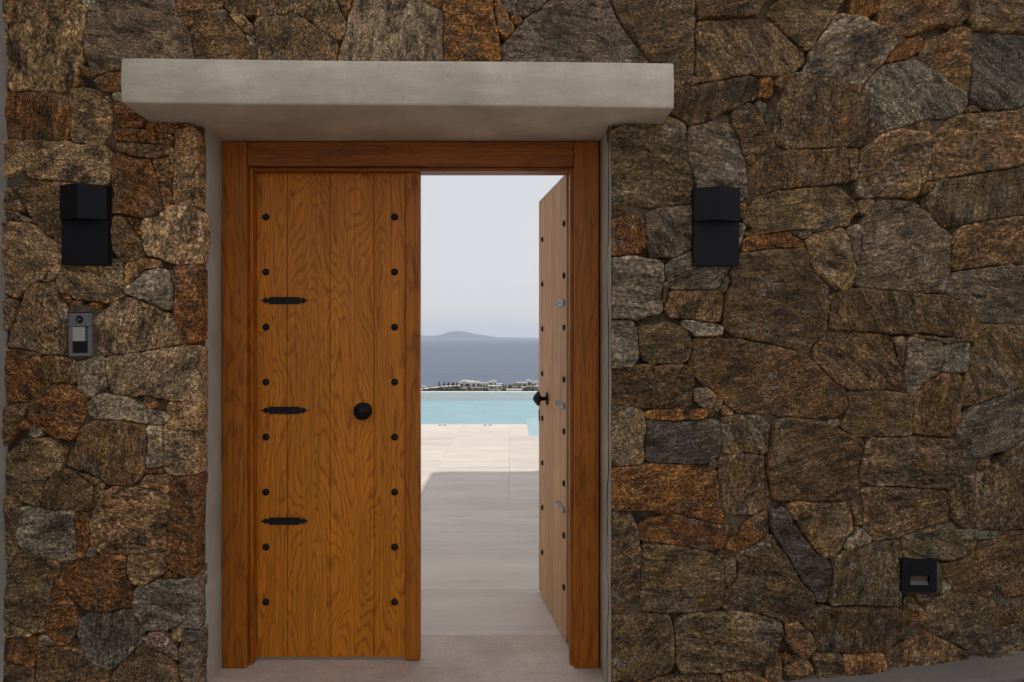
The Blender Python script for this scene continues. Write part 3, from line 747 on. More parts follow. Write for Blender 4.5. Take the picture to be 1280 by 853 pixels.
reveal(-1.2245, -1.2255, -1.27, 2.950, 3.2)
reveal(.3812, .3690, .3865, 2.874, 3.2)

# lintel
bm = bmesh.new()
nx = 40
secs = []
for i in range(nx + 1):
    x = -1.413 + (.585 + 1.413) * i / nx; t_ = i / nx
    top = 2.407 - .017 * t_ + .0012 * math.sin(9 * t_ + 1) ; bot = 2.246 - .022 * t_ - .0015 * math.sin(6.1 * t_ + .4)
    r_ = .006
    pts = [(3.35, 2.235 - .0085)]
    pts += [(2.662 + r_ * 1.6, bot + 0), (2.662 + r_ * .45, bot + r_ * .45), (2.662, bot + r_ * 1.5), (2.660, (top + bot) / 2), (2.662, top - r_ * 1.3), (2.662 + r_ * .4, top - r_ * .35), (2.662 + r_ * 1.4, top), (3.35, top)]
    pts[0] = (3.35, 2.2275)
    pts.insert(1, (3.1, 2.2275)); 
    sx = 1
    secs.append([bm.verts.new((x, y, z)) for y, z in pts])
for a, b in zip(secs, secs[1:]):
    for k in range(len(a)):
        j = (k + 1) % len(a); bm.faces.new((a[k], a[j], b[j], b[k]))
bm.faces.new(secs[0]); bm.faces.new(secs[-1][::-1])
endv = [e for e in bm.edges if len(e.link_faces) == 2 and any(len(f.verts) > 4 for f in e.link_faces)]
bmesh.ops.bevel(bm, geom=endv, offset=.006, segments=2, profile=.5, affect='EDGES', clamp_overlap=True)
li = obj('lintel', bm, LINTEL)
for p in li.data.polygons: p.use_smooth = True
tag(li, 'long pale grey rendered lintel projecting over the wooden doorway', 'lintel')

# left return wall
rw = obj('rendered_wall', bx(-2.3, -1.975, .6, 2.90, -.3, 4.3, bev=.012, seg=2), m_plaster('return_render', (.40, .37, .33)))
tag(rw, 'grey rendered wall edge at the far left meeting the stone wall', 'wall')

# ------------------------------------------------------------------ door frame
fr = empty('door_frame', (-.4285, 3.107, 0)); tag(fr, 'fixed orange-brown oak frame of jambs and header under the lintel', 'door frame')
FI = Matrix.Translation((.4285, -3.107, 0))
def fpart(name, bm, mat): o = obj(name, bm, mat, fr); o.matrix_parent_inverse = FI; return o
fpart('jamb', bx(-1.2246, -1.1195, 3.107, 3.30, .0, 2.2255, bev=.004, seg=2), OAKF)
fpart('jamb', bx(.2610, .3678, 3.107, 3.30, .0, 2.2255, bev=.004, seg=2), OAKF)
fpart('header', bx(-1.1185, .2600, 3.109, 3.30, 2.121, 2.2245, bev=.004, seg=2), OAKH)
fpart('door_stop', bx(-1.1195, -1.1045, 3.140, 3.186, .0, 2.121, bev=.003, seg=2), OAKF)
fpart('door_stop', bx(.2455, .2610, 3.140, 3.186, .0, 2.121, bev=.003, seg=2), OAKF)
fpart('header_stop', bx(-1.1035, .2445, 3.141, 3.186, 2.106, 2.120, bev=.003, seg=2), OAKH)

# ------------------------------------------------------------------ door leaves
def door_leaf(s, name, loc, rz, label, right):
    root = empty(name, loc, rz); tag(root, label, 'door', 'oak door leaves')
    T = .052; ZB, ZT = .012, 2.143
    seams = [0, .1345, .320, .510, .647] if not right else [0, .1345, .320, .510, .72]
    for a, b in zip(seams, seams[1:]):
        x0, x1 = sorted((s * (a + .0007), s * (b - .0007)))
        obj('plank', bx(x0, x1, 0, T - .012, ZB, ZT, bev=.0022), OAK if not right else OAKR, root)
    x0, x1 = sorted((s * .002, s * (seams[-1] - .002)))
    obj('backing_board', bx(x0, x1, T - .0115, T, ZB, ZT), OAKF, root)
    if not right:
        obj('cover_strip', bx(.6475, .711, -.014, .03, .004, ZT, bev=.004, seg=2), OAKF, root)
        obj('weather_strip', bx(.004, .645, .004, .03, .0035, .0115), ALU, root)
    # studs
    xs = (.043, .6)
    for xx in xs:
        for k in range(8):
            py = 271.5 + 68.75 * k; z = EYE - (py - Y0) / F * 3.19
            M = Matrix.Translation((s * xx, 0, z)) @ Matrix.Rotation(R(90), 4, 'X')
            b_ = bmesh.new(); lathe(b_, [(.0155, 0), (.0155, .002), (.013, .006), (.008, .0095), (0, .0108)], 12, M, .03)
            obj('stud', b_, IRON, root, False)
    for zc in (1.556, 1.081, .602):
        L = .1055
        half = [(-L, 0), (-.092, .004), (-.087, .010), (-.080, .0125), (-.073, .008), (-.069, .0045), (-.0675, .012), (-.0625, .0155)]
        pts = [(x, z) for x, z in half] + [(-x, z) for x, z in half[::-1]] + [(-x, -z) for x, z in half[1:]] + [(x, -z) for x, z in half[::-1][:-1]]
        b_ = prism_xz(bmesh.new(), [(s * .124 + x, zc + z) for x, z in pts], -.0045, .001)
        st = obj('strap_plate', b_, IRONR if right else IRON, root)
        for dx in (-.08, 0, .08):
            M = Matrix.Translation((s * .124 + dx, -.0045, zc)) @ Matrix.Rotation(R(90), 4, 'X')
            obj('rivet', lathe(bmesh.new(), [(.0042, 0), (.0036, .002), (0, .003)], 8, M), IRON, st)
    M = Matrix.Translation((s * .469, 0, 1.081)) @ Matrix.Rotation(R(90), 4, 'X')
    kn = obj('door_knob', lathe(bmesh.new(), [(.0105, .004), (.0105, .028), (.015, .036), (.0375, .043), (.0385, .049), (.030, .058), (.016, .069), (.006, .074), (0, .0745)], 14, M, .03), IRON, root)
    obj('rosette', lathe(bmesh.new(), [(.034, 0), (.034, .004), (.028, .0075), (.010, .0085)], 20, M, .012), IRON, kn)
    if right:
        obj('lock_plate', prism_xz(bmesh.new(), [(s * .693, .940), (s * .707, .936), (s * .713, .945), (s * .713, .995), (s * .707, 1.004), (s * .693, 1.0)], -.003, .001), IRON, root)
    for zc in (.25, 1.9):
        M = Matrix.Translation((-s * .008, T - .004 if not right else T + .01, zc - .05))
        obj('hinge_barrel', lathe(bmesh.new(), [(0, 0), (.009, 0), (.009, .1), (0, .1)], 12, M), IRON, root)
    return root
OAKR = m_wood('oak_planks_lit', (.62, .36, .175), (.49, .265, .12), k=7, rough=.62, shift=5.1)  # paler copy of the oak: bounced light on the open leaf put into colour
IRONR = m_plain('grey_iron', (.16, .16, .16), .35, .001, 120, Metallic=.8)
door_leaf(1, 'wooden_door', (-1.108, 3.19, 0), 0, 'closed left oak door leaf with a round black knob facing the viewer', False)
door_leaf(-1, 'wooden_door', (.2465, 3.335, 0), R(-82.1), 'right oak door leaf swung open inward towards the pool', True)

# ------------------------------------------------------------------ wall lights, intercom, step light
M_LAMP = m_plain('black_lamp_paint', (.0055, .0055, .009), .62, .0006, 300, .1, **{'Specular IOR Level': .25})
def sconce(cx, z0, z1, zs, label):
    root = empty('wall_light', (cx, WY - .02, z0)); tag(root, label, 'wall light', 'black wall lights beside the door')
    H = z1 - z0; hw = .0885
    obj('back_plate', bx(-hw, hw, -.022, .012, 0, H, bev=.0015), M_LAMP, root)
    b_ = bmesh.new()                                         # folded hood, a ridge down its middle
    zz = zs - z0
    out = [(-hw - .001, .0), (-hw - .001, -.030), (0, -.068), (hw + .001, -.030), (hw + .001, .0)]
    top = [b_.verts.new((x, y, H + .001)) for x, y in out]; bot = [b_.verts.new((x, y, zz)) for x, y in out]
    for i in range(4): b_.faces.new((top[i], top[i + 1], bot[i + 1], bot[i]))
    b_.faces.new(top)
    inn = [b_.verts.new((x * .97, y * .93 if y else 0, zz)) for x, y in out]; up = [b_.verts.new((x * .97, y * .93 if y else 0, zz + .09)) for x, y in out]
    for i in range(4): b_.faces.new((bot[i], bot[i + 1], inn[i + 1], inn[i])); b_.faces.new((inn[i], inn[i + 1], up[i + 1], up[i]))
    b_.faces.new(up)
    obj('hood', b_, M_LAMP, root)
    obj('lamp_glass', bx(-.05, .05, -.045, -.0225, zz + .06, zz + .085), m_plain('lamp_glass', (.2, .2, .2), .3), root)
sconce((109.5 - 640) / (F / 2.85), EYE - (332 - Y0) / (F / 2.85), EYE - (234 - Y0) / (F / 2.85), EYE - (275 - Y0) / (F / 2.83), 'black folded metal wall light left of the door, above the intercom')
sconce((893.5 - 640) / (F / 2.85), EYE - (333 - Y0) / (F / 2.85), EYE - (237.5 - Y0) / (F / 2.85), EYE - (277 - Y0) / (F / 2.83), 'black folded metal wall light right of the door')

kq = F / 2.845
def q(px, py): return ((px - 640) / kq, EYE - (py - Y0) / kq)
ix0, iz1 = q(86, 391.5); ix1, iz0 = q(114.5, 445.5)
ic = empty('intercom', (ix0, 2.845, iz0)); tag(ic, 'small grey door intercom with camera, nameplate and black speaker below the left light', 'intercom')
ICI = Matrix.Translation((-ix0, -2.845, -iz0))
def ip(name, bm, mat, sm=False, par=None):
    o = obj(name, bm, mat, par or ic, sm)
    if par is None: o.matrix_parent_inverse = ICI
    else: o.matrix_parent_inverse = Matrix.Identity(4)
    return o
GREY = m_plain('intercom_grey', (.17, .175, .19), .42, .0003, 400, .05); BLK = m_plain('gloss_black', (.006, .006, .007), .25)
PLATE = m_plain('paper_label', (.42, .41, .39), .5, 0, 60, .03); LENS = m_plain('lens_glass', (.01, .01, .012), .08)
ip('back_box', bx(ix0 - .004, ix1 - .002, 2.852, 2.90, iz0 - .001, iz1 + .004), BLK)
zsplit = q(0, 408.5)[1]
ip('camera_panel', bx(ix0 + .0005, ix1 - .001, 2.843, 2.86, zsplit + .001, iz1, bev=.0012), GREY)
# body ring round nameplate and speaker
bm = bmesh.new()
nx0, nz1 = q(90.5, 409.5); nx1, nz0 = q(109.5, 441.5)
box(bm, ix0, nx0, 2.843, 2.862, iz0, zsplit, bev=.0008); box(bm, nx1 + .001, ix1, 2.843, 2.862, iz0, zsplit, bev=.0008); box(bm, nx0 + .0002, nx1 + .0008, 2.8432, 2.862, iz0 + .0002, nz0, bev=.0006)
ip('body', bm, GREY)
mz = q(0, 427)[1]
ip('nameplate', bx(nx0 + .0008, q(106, 0)[0], 2.8445, 2.86, mz + .001, zsplit - .0015, bev=.0005), PLATE)
ip('speaker', bx(nx0 + .0006, nx1, 2.846, 2.86, nz0 + .0005, mz - .0006, bev=.0005), BLK)
for k in range(4):
    zz = mz + .007 + k * .0125; xx = q(107.9, 0)[0]
    ip('button', bx(xx - .003, xx + .004, 2.8425, 2.86, zz - .004, zz + .004, bev=.001), GREY)
lx, lz = q(100, 399.5)
M = Matrix.Translation((lx, 2.843, lz)) @ Matrix.Rotation(R(90), 4, 'X')
ip('camera_ring', lathe(bmesh.new(), [(.0145, 0), (.0145, .003), (.0125, .0045), (.011, .0025), (0, .002)], 24, M), BLK, True)
ip('camera_lens', lathe(bmesh.new(), [(.0055, .0015), (.0045, .0045), (0, .0055)], 14, M), m_plain('lens_ring', (.14, .14, .14), .2, Metallic=.5), True)

x0, z1 = q(1127, 699.5); x1, z0 = q(1170.5, 740.5)
sl = empty('step_light', ((x0 + x1) / 2, 2.84, z0)); tag(sl, 'square black recessed step light low in the stone wall at right', 'step light')
SLI = Matrix.Translation((-(x0 + x1) / 2, -2.84, -z0))
def sp(name, bm, mat): o = obj(name, bm, mat, sl); o.matrix_parent_inverse = SLI
wx0, wz1 = q(1137.5, 719.5); wx1, wz0 = q(1161.5, 731.5)
bm = bmesh.new()
box(bm, x0, wx0, 2.84, 2.90, z0, z1, bev=.001); box(bm, wx1, x1, 2.84, 2.90, z0, z1, bev=.001)
box(bm, wx0 + .0002, wx1 - .0002, 2.8402, 2.90, z0 + .0003, wz0, bev=.001); box(bm, wx0 + .0002, wx1 - .0002, 2.8402, 2.90, wz1, z1 - .0003, bev=.001)
sp('frame', bm, M_LAMP)
sp('inner_plate', bx(wx0, wx1, 2.8375, 2.8399, wz1 + .002, z1 - .02, bev=.0008), M_LAMP)
bm = bmesh.new(); vs_ = [bm.verts.new(p) for p in ((wx0, 2.846, wz0), (wx1, 2.846, wz0), (wx1, 2.875, wz1), (wx0, 2.875, wz1))]; bm.faces.new(vs_)
sp('reflector', bm, m_plain('reflector', (.13, .13, .14), .7))
# mortar bed round the step light and intercom (smeared render)
def smear(cx, cz, w_, h_, seed, name='render_patch', y=2.858):
    N = 40; bm = bmesh.new(); c = bm.verts.new((cx, y, cz)); rings = []
    for rr, dy in ((.55, 0), (.85, .002), (1.0, .03)):
        rg = []
        for i in range(N):
            a = 2 * math.pi * i / N; f = 1 + .16 * float(fbm([[math.cos(a) * 1.3, math.sin(a) * 1.3, seed]], 1.4, 3, 3)[0])
            e = (abs(math.cos(a)) ** 4 + abs(math.sin(a)) ** 4) ** -.25
            px_, pz_ = cx + w_ * rr * f * e * math.cos(a), cz + h_ * rr * f * e * math.sin(a)
            rg.append(bm.verts.new((px_, y + dy + .003 * float(fbm([[px_, 0, pz_]], 25, 3, 8)[0]), pz_)))
        rings.append(rg)
    for i in range(N): bm.faces.new((c, rings[0][i], rings[0][(i + 1) % N]))
    for a, b in zip(rings, rings[1:]):
        for i in range(N): bm.faces.new((a[i], b[i], b[(i + 1) % N], a[(i + 1) % N]))
    o = obj(name, bm, MORTAR, wall, True); o.matrix_parent_inverse = Matrix.Translation((-2.0, -WY, 0))
smear(*wp(1150, 720), .088, .088, 1.3, y=2.856)
smear(*wp(104, 418), .075, .115, 2.3, y=2.856)

# ------------------------------------------------------------------ street side ground
def ramp_z(x): return max(0, .115 * (x - .72)) if x < 4 else .115 * 3.28
bm = bmesh.new()
NX, NY = 60, 12
grid = [[bm.verts.new((-12 + 24 * i / NX, -9 + (2.71 + 9) * j / NY, ramp_z(-12 + 24 * i / NX) - .055)) for i in range(NX + 1)] for j in range(NY + 1)]
for j in range(NY):
    for i in range(NX): bm.faces.new((grid[j][i], grid[j][i + 1], grid[j + 1][i + 1], grid[j + 1][i]))
tag(obj('street', bm, m_concrete('street_bedding', (.16, .13, .10))), kind='structure')
bm = bmesh.new()
a = []
for i in range(49):
    x = .40 + 5.6 * i / 48; z = ramp_z(x) + .004; wb = .006 * math.sin(i * 1.7) + .004 * math.sin(i * 4.1)
    a.append([bm.verts.new(p) for p in ((x, 2.738 + wb, z - .12), (x, 2.738 + wb, z - .008), (x, 2.75 + wb, z), (x, 2.845, z + .012), (x, 2.90, z + .02))])
for p, r_ in zip(a, a[1:]):
    for k in range(4): bm.faces.new((p[k], p[k + 1], r_[k + 1], r_[k]))
ka = obj('kerb', bm, KERB, None, True); tag(ka, kind='structure')
COB = m_plain('cobble', (.24, .15, .105), .8, .004, 60, .35, 9)
pv = empty('cobble_paving', (0, 2.5, 0)); tag(pv, kind='structure')
rg = random.Random(5); cnt = 0
for row in range(5):
    x = -1.9 + rg.uniform(0, .1)
    while x < 3.2:
        w_ = rg.uniform(.10, .2); d_ = .125
        y1 = 2.722 - row * .135; y0 = y1 - d_
        n = 10; b_ = bmesh.new(); cx, cy = x + w_ / 2, (y0 + y1) / 2
        zc = ramp_z(cx) - .0; rings = []
        for rr, dz in ((1, -.06), (1, -.012), (.88, .003), (.5, .006)):
            ring = []
            for i in range(n):
                a_ = 2 * math.pi * (i + .5) / n; e = (abs(math.cos(a_)) ** 5 + abs(math.sin(a_)) ** 5) ** -.2
                jj = 1 + .05 * math.sin(i * 2.3 + x * 30)
                ring.append(b_.verts.new((cx + w_ / 2 * .94 * e * math.cos(a_) * rr * jj, cy + d_ / 2 * .94 * e * math.sin(a_) * rr * jj, zc + dz)))
            rings.append(ring)
        for p_, r_ in zip(rings, rings[1:]):
            for i in range(n): b_.faces.new((p_[i], p_[(i + 1) % n], r_[(i + 1) % n], r_[i]))
        b_.faces.new(rings[-1])
        if not (x + w_ > -1.3 and x < .45 and y1 > 2.0):
            o = obj('cobble', b_, COB, pv, True); o.matrix_parent_inverse = Matrix.Translation((0, -2.5, 0))
        else: b_.free()
        x += w_
# threshold slab in front of and under the door
bm = bmesh.new(); box(bm, -1.27, .42, 2.02, 3.447, -.2, 0.0)
tag(obj('threshold', bm, CONC), kind='structure')


# ------------------------------------------------------------------ terrace
bm = bmesh.new(); box(bm, -14, 14, 3.45, 10.415, -.3, -.035); box(bm, -14, .243, 10.4151, 11.86, -.3, -.035)
tb = obj('terrace', bm, m_concrete('terrace_bed', (.46, .37, .31))); tag(tb, kind='structure')
def paver(x0, x1, y0, y1, zt=0.0):
    g = .0005
    o = obj('paver', bx(x0 + g, x1 - g, y0 + g, y1 - g, -.034, zt + random.uniform(-.0012, .0006), bev=.002), TRAV, tb)
ys_near = [3.452, 4.08, 4.745, 5.49, 5.94, 6.35]
for k, (ya, yb) in enumerate(zip(ys_near, ys_near[1:])):
    xs = [-3.09, -1.56, -.545 if k in (2, 3) else -1.56, 1.50, 3.03] if False else [-3.09 + (k % 2) * .3, -1.56, 1.5, 3.03]
    for a_, b_ in zip(xs, xs[1:]): paver(a_, b_, ya, yb)
for i in range(-8, 9):
    xa = -.03 + .765 * i
    off = 0
    for ya, yb in ((6.35, 7.88), (7.88, 9.41), (9.41, 10.4)): 
        paver(xa, xa + .765, ya, yb)
    if xa + .765 <= .24 + 1e-6: paver(xa, xa + .765, 10.4, 11.80)
    elif xa < .24: paver(xa, .24, 10.4, 11.80)
for i in range(-6, 9):
    if i in (-1, 0, 1): continue
SKIM = []
for px in (550.2, 556, 606.5, 612.8):
    yy = EYE * F / (531.8 - Y0); xx = (px - 640) / F * yy
    o = obj('skimmer_drain', lathe(bmesh.new(), [(.028, -.01), (.028, .004), (.02, .0075), (0, .008)], 14, Matrix.Translation((xx, yy, 0))), BLK)
    pos = {550.2: 'first', 556: 'second', 606.5: 'third', 612.8: 'fourth'}[px]
    tag(o, 'small dark round deck fitting at the pool edge, %s from the left' % pos, 'deck fitting', 'round fittings along the pool edge')

# ------------------------------------------------------------------ pool
POOLM = m_plain('pool_plaster', (.16, .50, .56), .5, .002, 30, .22, 1.1)
SHELFM = m_plain('pool_shelf_plaster', (.42, .62, .68), .5, .002, 30, .08, 3)
PY0, PY1 = 11.82, 19.0
bm = bmesh.new()
box(bm, -12, 12, PY0, PY1 - .001, -.6, -.24)
box(bm, -12.3, -12.001, PY0, PY1 + .3, -1.7, -.02); box(bm, 12.001, 12.3, PY0, PY1 + .3, -1.7, -.02)
box(bm, -12, .2, PY0 + .002, PY0 + .04, -.239, -.036)
tag(obj('pool_basin', bm, POOLM), kind='structure')
tag(obj('pool_step', bx(-3.2, -1.32, 11.87, 12.3, -.239, -.13, bev=.01), SHELFM), kind='structure')
tag(obj('pool_step', bx(-.16, .08, 11.87, 12.35, -.2392, -.135, bev=.01), SHELFM), kind='structure')
tag(obj('pool_edge', bx(-12.3, 12.3, PY1, PY1 + .28, -1.345, -.028, bev=.01), m_plain('pool_edge_stone', (.72, .70, .66), .4)), kind='structure')
tag(obj('pool_shelf', bx(.245, 11.9, 10.42, 13.4, -.6, -.085, bev=.01), SHELFM), kind='structure')
bm = bmesh.new()
v = [bm.verts.new((x, y, -.042)) for x, y in ((-12, PY0 + .041), (.2455, PY0 + .041), (.2455, 10.425), (12, 10.425), (12, PY1 - .0005), (-12, PY1 - .0005))]
bm.faces.new(v)
tag(obj('pool_water', bm, m_water('pool_water', (.80, .95, .97), .03, 3.0, .7, None)), kind='structure')
tag(obj('pool_retaining_wall', bx(-12.5, 12.5, PY1 + .281, PY1 + .6, -8, -.25), WHITE), 'low rendered wall below the far edge of the pool', 'wall')

# terrace building that shades the near paving: a flat canopy on columns, out of sight above and to the right
ca = empty('canopy', (3.6, 6, 0)); tag(ca, 'flat white canopy roof shading the paving behind the door', 'canopy')
def cp(name, bm): o = obj(name, bm, WHITE, ca); o.matrix_parent_inverse = Matrix.Translation((-3.6, -6, 0))
bm = bmesh.new(); zc = 3.52
offx, offy = [v_ * (zc + .22) / to_sun.z for v_ in (to_sun.x, to_sun.y)]
CXL, CYE = -.83 + offx, 7.58 + offy
pts = [(CXL, 3.43), (3.3, 3.43), (3.3, CYE + .75), (CXL + 1.3, CYE + .25), (CXL + .92, CYE), (CXL, CYE)]
a = [bm.verts.new((x, y, zc)) for x, y in pts]; b = [bm.verts.new((x, y, zc + .22)) for x, y in pts]
bm.faces.new(a[::-1]); bm.faces.new(b)
for i in range(len(pts)): bm.faces.new((a[i], a[(i + 1) % len(pts)], b[(i + 1) % len(pts)], b[i]))
cp('roof_slab', bm)
cp('column', bx(2.95, 3.2, CYE - .6, CYE - .3, 0, zc - .002)); cp('column', bx(CXL + 1.2, CXL + 1.4, 3.75, 3.95, 0.0, zc - .002))

# ------------------------------------------------------------------ far land, sea, island
SEA = -39.0
bm = bmesh.new()
yy = [60, 300, 700, 1500, 4000, 9000, 20000]
xs = [-1, -.5, -.2, 0, .2, .5, 1]
g = [[bm.verts.new((t_ * (y * 1.1 + 300), y, SEA)) for t_ in xs] for y in yy]
for r1, r2 in zip(g, g[1:]):
    for i in range(len(xs) - 1): bm.faces.new((r1[i], r1[i + 1], r2[i + 1], r2[i]))
t = NT('sea_water'); c = t.coord(scale=(.25, 1, 1))
n1 = t.noise(t.coord(scale=(.06, 1, 1)), .02, 6, .7); n2 = t.noise(c, .5, 3, .6)
cc = t.mix(t.ramp(n1, [(.4, 0), (.6, 1)]), (.045, .068, .118), (.075, .100, .155))
sea = obj('sea', bm, t.done(cc, .42, t.bump(n2, .6, .6), IOR=1.33)); tag(sea, kind='structure')

def land_h(x, y):
    """headland below the house: px is the picture column it lies behind"""
    px = 640 + x / y * F
    top = 1.0
    return px
def at(px, py, y): return Vector(((px - 640) / F * y, y, EYE - (py - Y0) / F * y))
DL = 560.0
bm = bmesh.new()
crest = [(380, 492), (440, 490.5), (500, 489), (526, 487.2), (545, 484.6), (560, 483.2), (575, 482.6), (600, 483.6), (620, 485.2), (640, 486.6), (655, 485), (676, 484.4), (720, 483), (800, 482), (900, 484)]
cpx = [c_[0] for c_ in crest]; cpy = [c_[1] for c_ in crest]
PXS = np.linspace(380, 900, 261); prof = [(300, 60), (380, 16), (440, 4.8), (DL - 30, 1.1), (DL, 0), (DL + 22, .1), (DL + 60, 1.6), (DL + 110, 7)]
rows = []
for y, dpy in prof:
    row = []
    for px in PXS:
        py = float(np.interp(px, cpx, cpy)) * 1.0
        z0_ = EYE - (py - Y0) / F * DL
        x = (px - 640) / F * DL
        drop = dpy / F * DL
        nz = float(fbm([[x * .02, y * .02, 0]], 1, 3, 2)[0]) * (.5 if dpy > .5 else .12)
        row.append(bm.verts.new((x * (1 + (y - DL) / DL * .4), y, max(SEA - 2, z0_ - drop * (1.6 if y > DL else 1) + nz))))
    rows.append(row)
for r1, r2 in zip(rows, rows[1:]):
    for i in range(len(PXS) - 1): bm.faces.new((r1[i], r1[i + 1], r2[i + 1], r2[i]))
t = NT('dry_scrub'); c = t.coord()
a_ = t.noise(c, .09, 6, .7); b_ = t.noise(c, .5, 4, .7)
cc = t.mix(t.ramp(a_, [(.38, 0), (.55, 1)]), (.042, .040, .022), (.15, .11, .07))
cc = t.mix(t.ramp(b_, [(.5, 0), (.6, .8)]), cc, (.035, .04, .02))
tag(obj('headland', bm, t.done(cc, .95, t.bump(b_, 1, 1.0)), None, True), kind='structure')
# pale track along the crest
bm = bmesh.new(); pr = None
for px in np.linspace(500, 576, 40):
    py = float(np.interp(px, cpx, cpy)); p0 = at(px, py - .7, DL - 2); p1 = at(px, py + .25, DL - 3.5)
    q_ = [bm.verts.new(p0), bm.verts.new(p1), bm.verts.new((p1.x, p1.y + 4, p1.z - .4)), bm.verts.new((p0.x, p0.y + 5, p0.z))]
    if pr:
        for i in range(4): bm.faces.new((pr[i], pr[(i + 1) % 4], q_[(i + 1) % 4], q_[i]))
    pr = q_
tag(obj('boundary_wall', bm, WHITE), 'low white wall following the headland crest at the left', 'wall')

VW = m_plain('villa_white', (.66, .64, .60), .8, 0, 1, .1, .2); VS = m_plain('villa_stone', (.30, .26, .21), .9, 0, 1, .3, .5); VD = m_plain('window_dark', (.03, .035, .04), .3)
def villa(px0, px1, py0, py1, y, label, blocks=None, mat=VW, nwin=3, grp='white villas on the headland'):
    p0 = at(px0, py1, y); p1 = at(px1, py0, y)
    root = empty('villa', ((p0.x + p1.x) / 2, y, p0.z)); tag(root, label, 'villa', grp)
    W = p1.x - p0.x; Hh = p1.z - p0.z; D = max(W * .6, 5)
    obj('wall', bx(-W / 2, W / 2, 0, D, -2.5, Hh), mat, root)
    obj('roof', bx(-W / 2 - .15, W / 2 + .15, -.15, D + .15, Hh + .004, Hh + .32), mat, root)
    for bxs in (blocks or []):
        a_, b_, h_ = bxs
        obj('upper_storey', bx(-W / 2 + W * a_, -W / 2 + W * b_, 1.0, D - .5, Hh + .321, Hh + .32 + h_), mat, root)
    for k in range(nwin):
        cx = -W / 2 + W * (k + .6 + .25 * math.sin(px0 * 3 + k * 2)) / (nwin + .2); ww = min(W / nwin * .28, 1.3)
        wn = obj('window', bx(cx - ww, cx + ww, -.06, .05, Hh * .18, Hh * .74), VD, root)
        obj('frame', bx(cx - ww - .12, cx + ww + .12, -.10, -.061, Hh * .745, Hh * .8), mat, wn)
V_ = [(574, 600, 478.6, 484.6, 545, 'wide flat-roofed white villa with dark windows left of centre on the headland', [(.1, .4, 1.2)], VW, 5),
      (600.5, 610, 479.5, 485, 548, 'small white villa just right of the wide flat-roofed one', None, VW, 3),
      (610.5, 620.5, 478, 483, 552, 'tall pale villa with a raised block above the terraced house', [(.3, .9, .9)], VW, 3),
      (610, 626, 482.8, 487, 535, 'low terraced white house below the tall pale villa', None, VW, 4),
      (594, 603, 485.5, 488.2, 520, 'sandy-coloured low building on the slope in front of the villas', None, VS, 2),
      (636, 650, 481, 487, 548, 'beige house left of the clustered white houses', [(.5, .9, .8)], VS, 3),
      (633, 652, 487.6, 490.6, 505, 'long low white block right at the pool edge line', None, VW, 0),
      (652, 659, 478.8, 485, 560, 'narrow white house at the left end of the right-hand cluster', None, VW, 2),
      (658, 665, 476.6, 482.6, 566, 'highest white house of the right-hand cluster', [(.1, .6, 1)], VW, 2),
      (665, 672, 478.6, 484.8, 560, 'white house right of the highest one in the cluster', [(.4, .9, .7)], VW, 2),
      (657, 667, 483.8, 488.6, 535, 'grey-white house at the foot of the right-hand cluster', None, VS, 3),
      (668, 677, 483, 488.4, 538, 'white house at the foot of the cluster beside the open door leaf', None, VW, 2),
      (673, 684, 477, 483, 562, 'white house half hidden behind the open door leaf', None, VW, 2)]
V_ += [(527, 532, 483.8, 487.4, 575, 'tiny white hut at the far left of the headland', None, VW, 1),
       (620.5, 628, 480.6, 485.5, 556, 'small white house between the tall pale villa and the thin trees', None, VW, 2),
       (645, 652, 478.8, 483.5, 566, 'small white house behind the beige house', None, VW, 2),
       (641, 648, 484.2, 487.9, 530, 'little stone-coloured shed in front of the beige house', None, VS, 1),
       (652, 657.5, 484.6, 488.2, 540, 'tiny white cube left of the grey-white house in the cluster', None, VW, 1),
       (583, 592, 476.8, 480, 575, 'white upper house peeping over the wide flat-roofed villa', None, VW, 2),
       (576, 583, 486.2, 488.8, 518, 'small stone-walled shed on the scrub below the wide villa', None, VS, 1)]
for v_ in V_: villa(*v_[:5], v_[5], v_[6], v_[7], v_[8])
LEAF = m_plain('tree_foliage', (.040, .052, .026), .9, 0, 1, .4, .8); BARK = m_plain('tree_bark', (.09, .065, .045), .9)
def tree(px, py0, py1, y, wpx, label, nm='cypress_tree'):
    base = at(px, py1, y); top = at(px, py0, y); H = top.z - base.z; W = wpx / F * y
    root = empty(nm, base); tag(root, label, 'tree', 'dark trees on the headland')
    obj('trunk', lathe(bmesh.new(), [(.18, -1), (.12, H * .5), (.03, H * .9)], 6, Matrix.Identity(4)), BARK, root)
    bm = bmesh.new(); rg = random.Random(int(px * 10))
    for k in range(170):
        t_ = rg.random() ** .8; r_ = W / 2 * (math.sin(math.pi * (.12 + .86 * t_)) ** .7) * rg.random() ** .4; a_ = rg.uniform(0, 6.28)
        c_ = Vector((r_ * math.cos(a_), r_ * math.sin(a_), H * (.12 + .88 * t_))); s_ = rg.uniform(.18, .42) * (W / 3 + .4)
        n_ = Vector((rg.uniform(-1, 1), rg.uniform(-1, 1), rg.uniform(-.3, 1))).normalized(); u_ = n_.orthogonal().normalized(); w_ = n_.cross(u_)
        bm.faces.new([bm.verts.new(c_ + u_ * s_ * math.cos(b) + w_ * s_ * .7 * math.sin(b)) for b in (0, 1.3, 2.6, 3.9, 5.1)])
    me = bpy.data.meshes.new('crown'); bm.to_mesh(me); bm.free(); link('crown', me, LEAF, root)
tree(549, 477.2, 483.2, 556, 1.7, 'leftmost dark slim tree on the headland crest')
tree(555, 477.6, 483.0, 556, 1.8, 'second slim tree from the left on the headland crest')
tree(560.3, 478.3, 482.8, 556, 2.6, 'bushier third tree from the left on the headland crest', 'broadleaf_tree')
tree(566.3, 478.8, 482.8, 556, 3.4, 'round bushy tree just left of the wide white villa', 'broadleaf_tree')
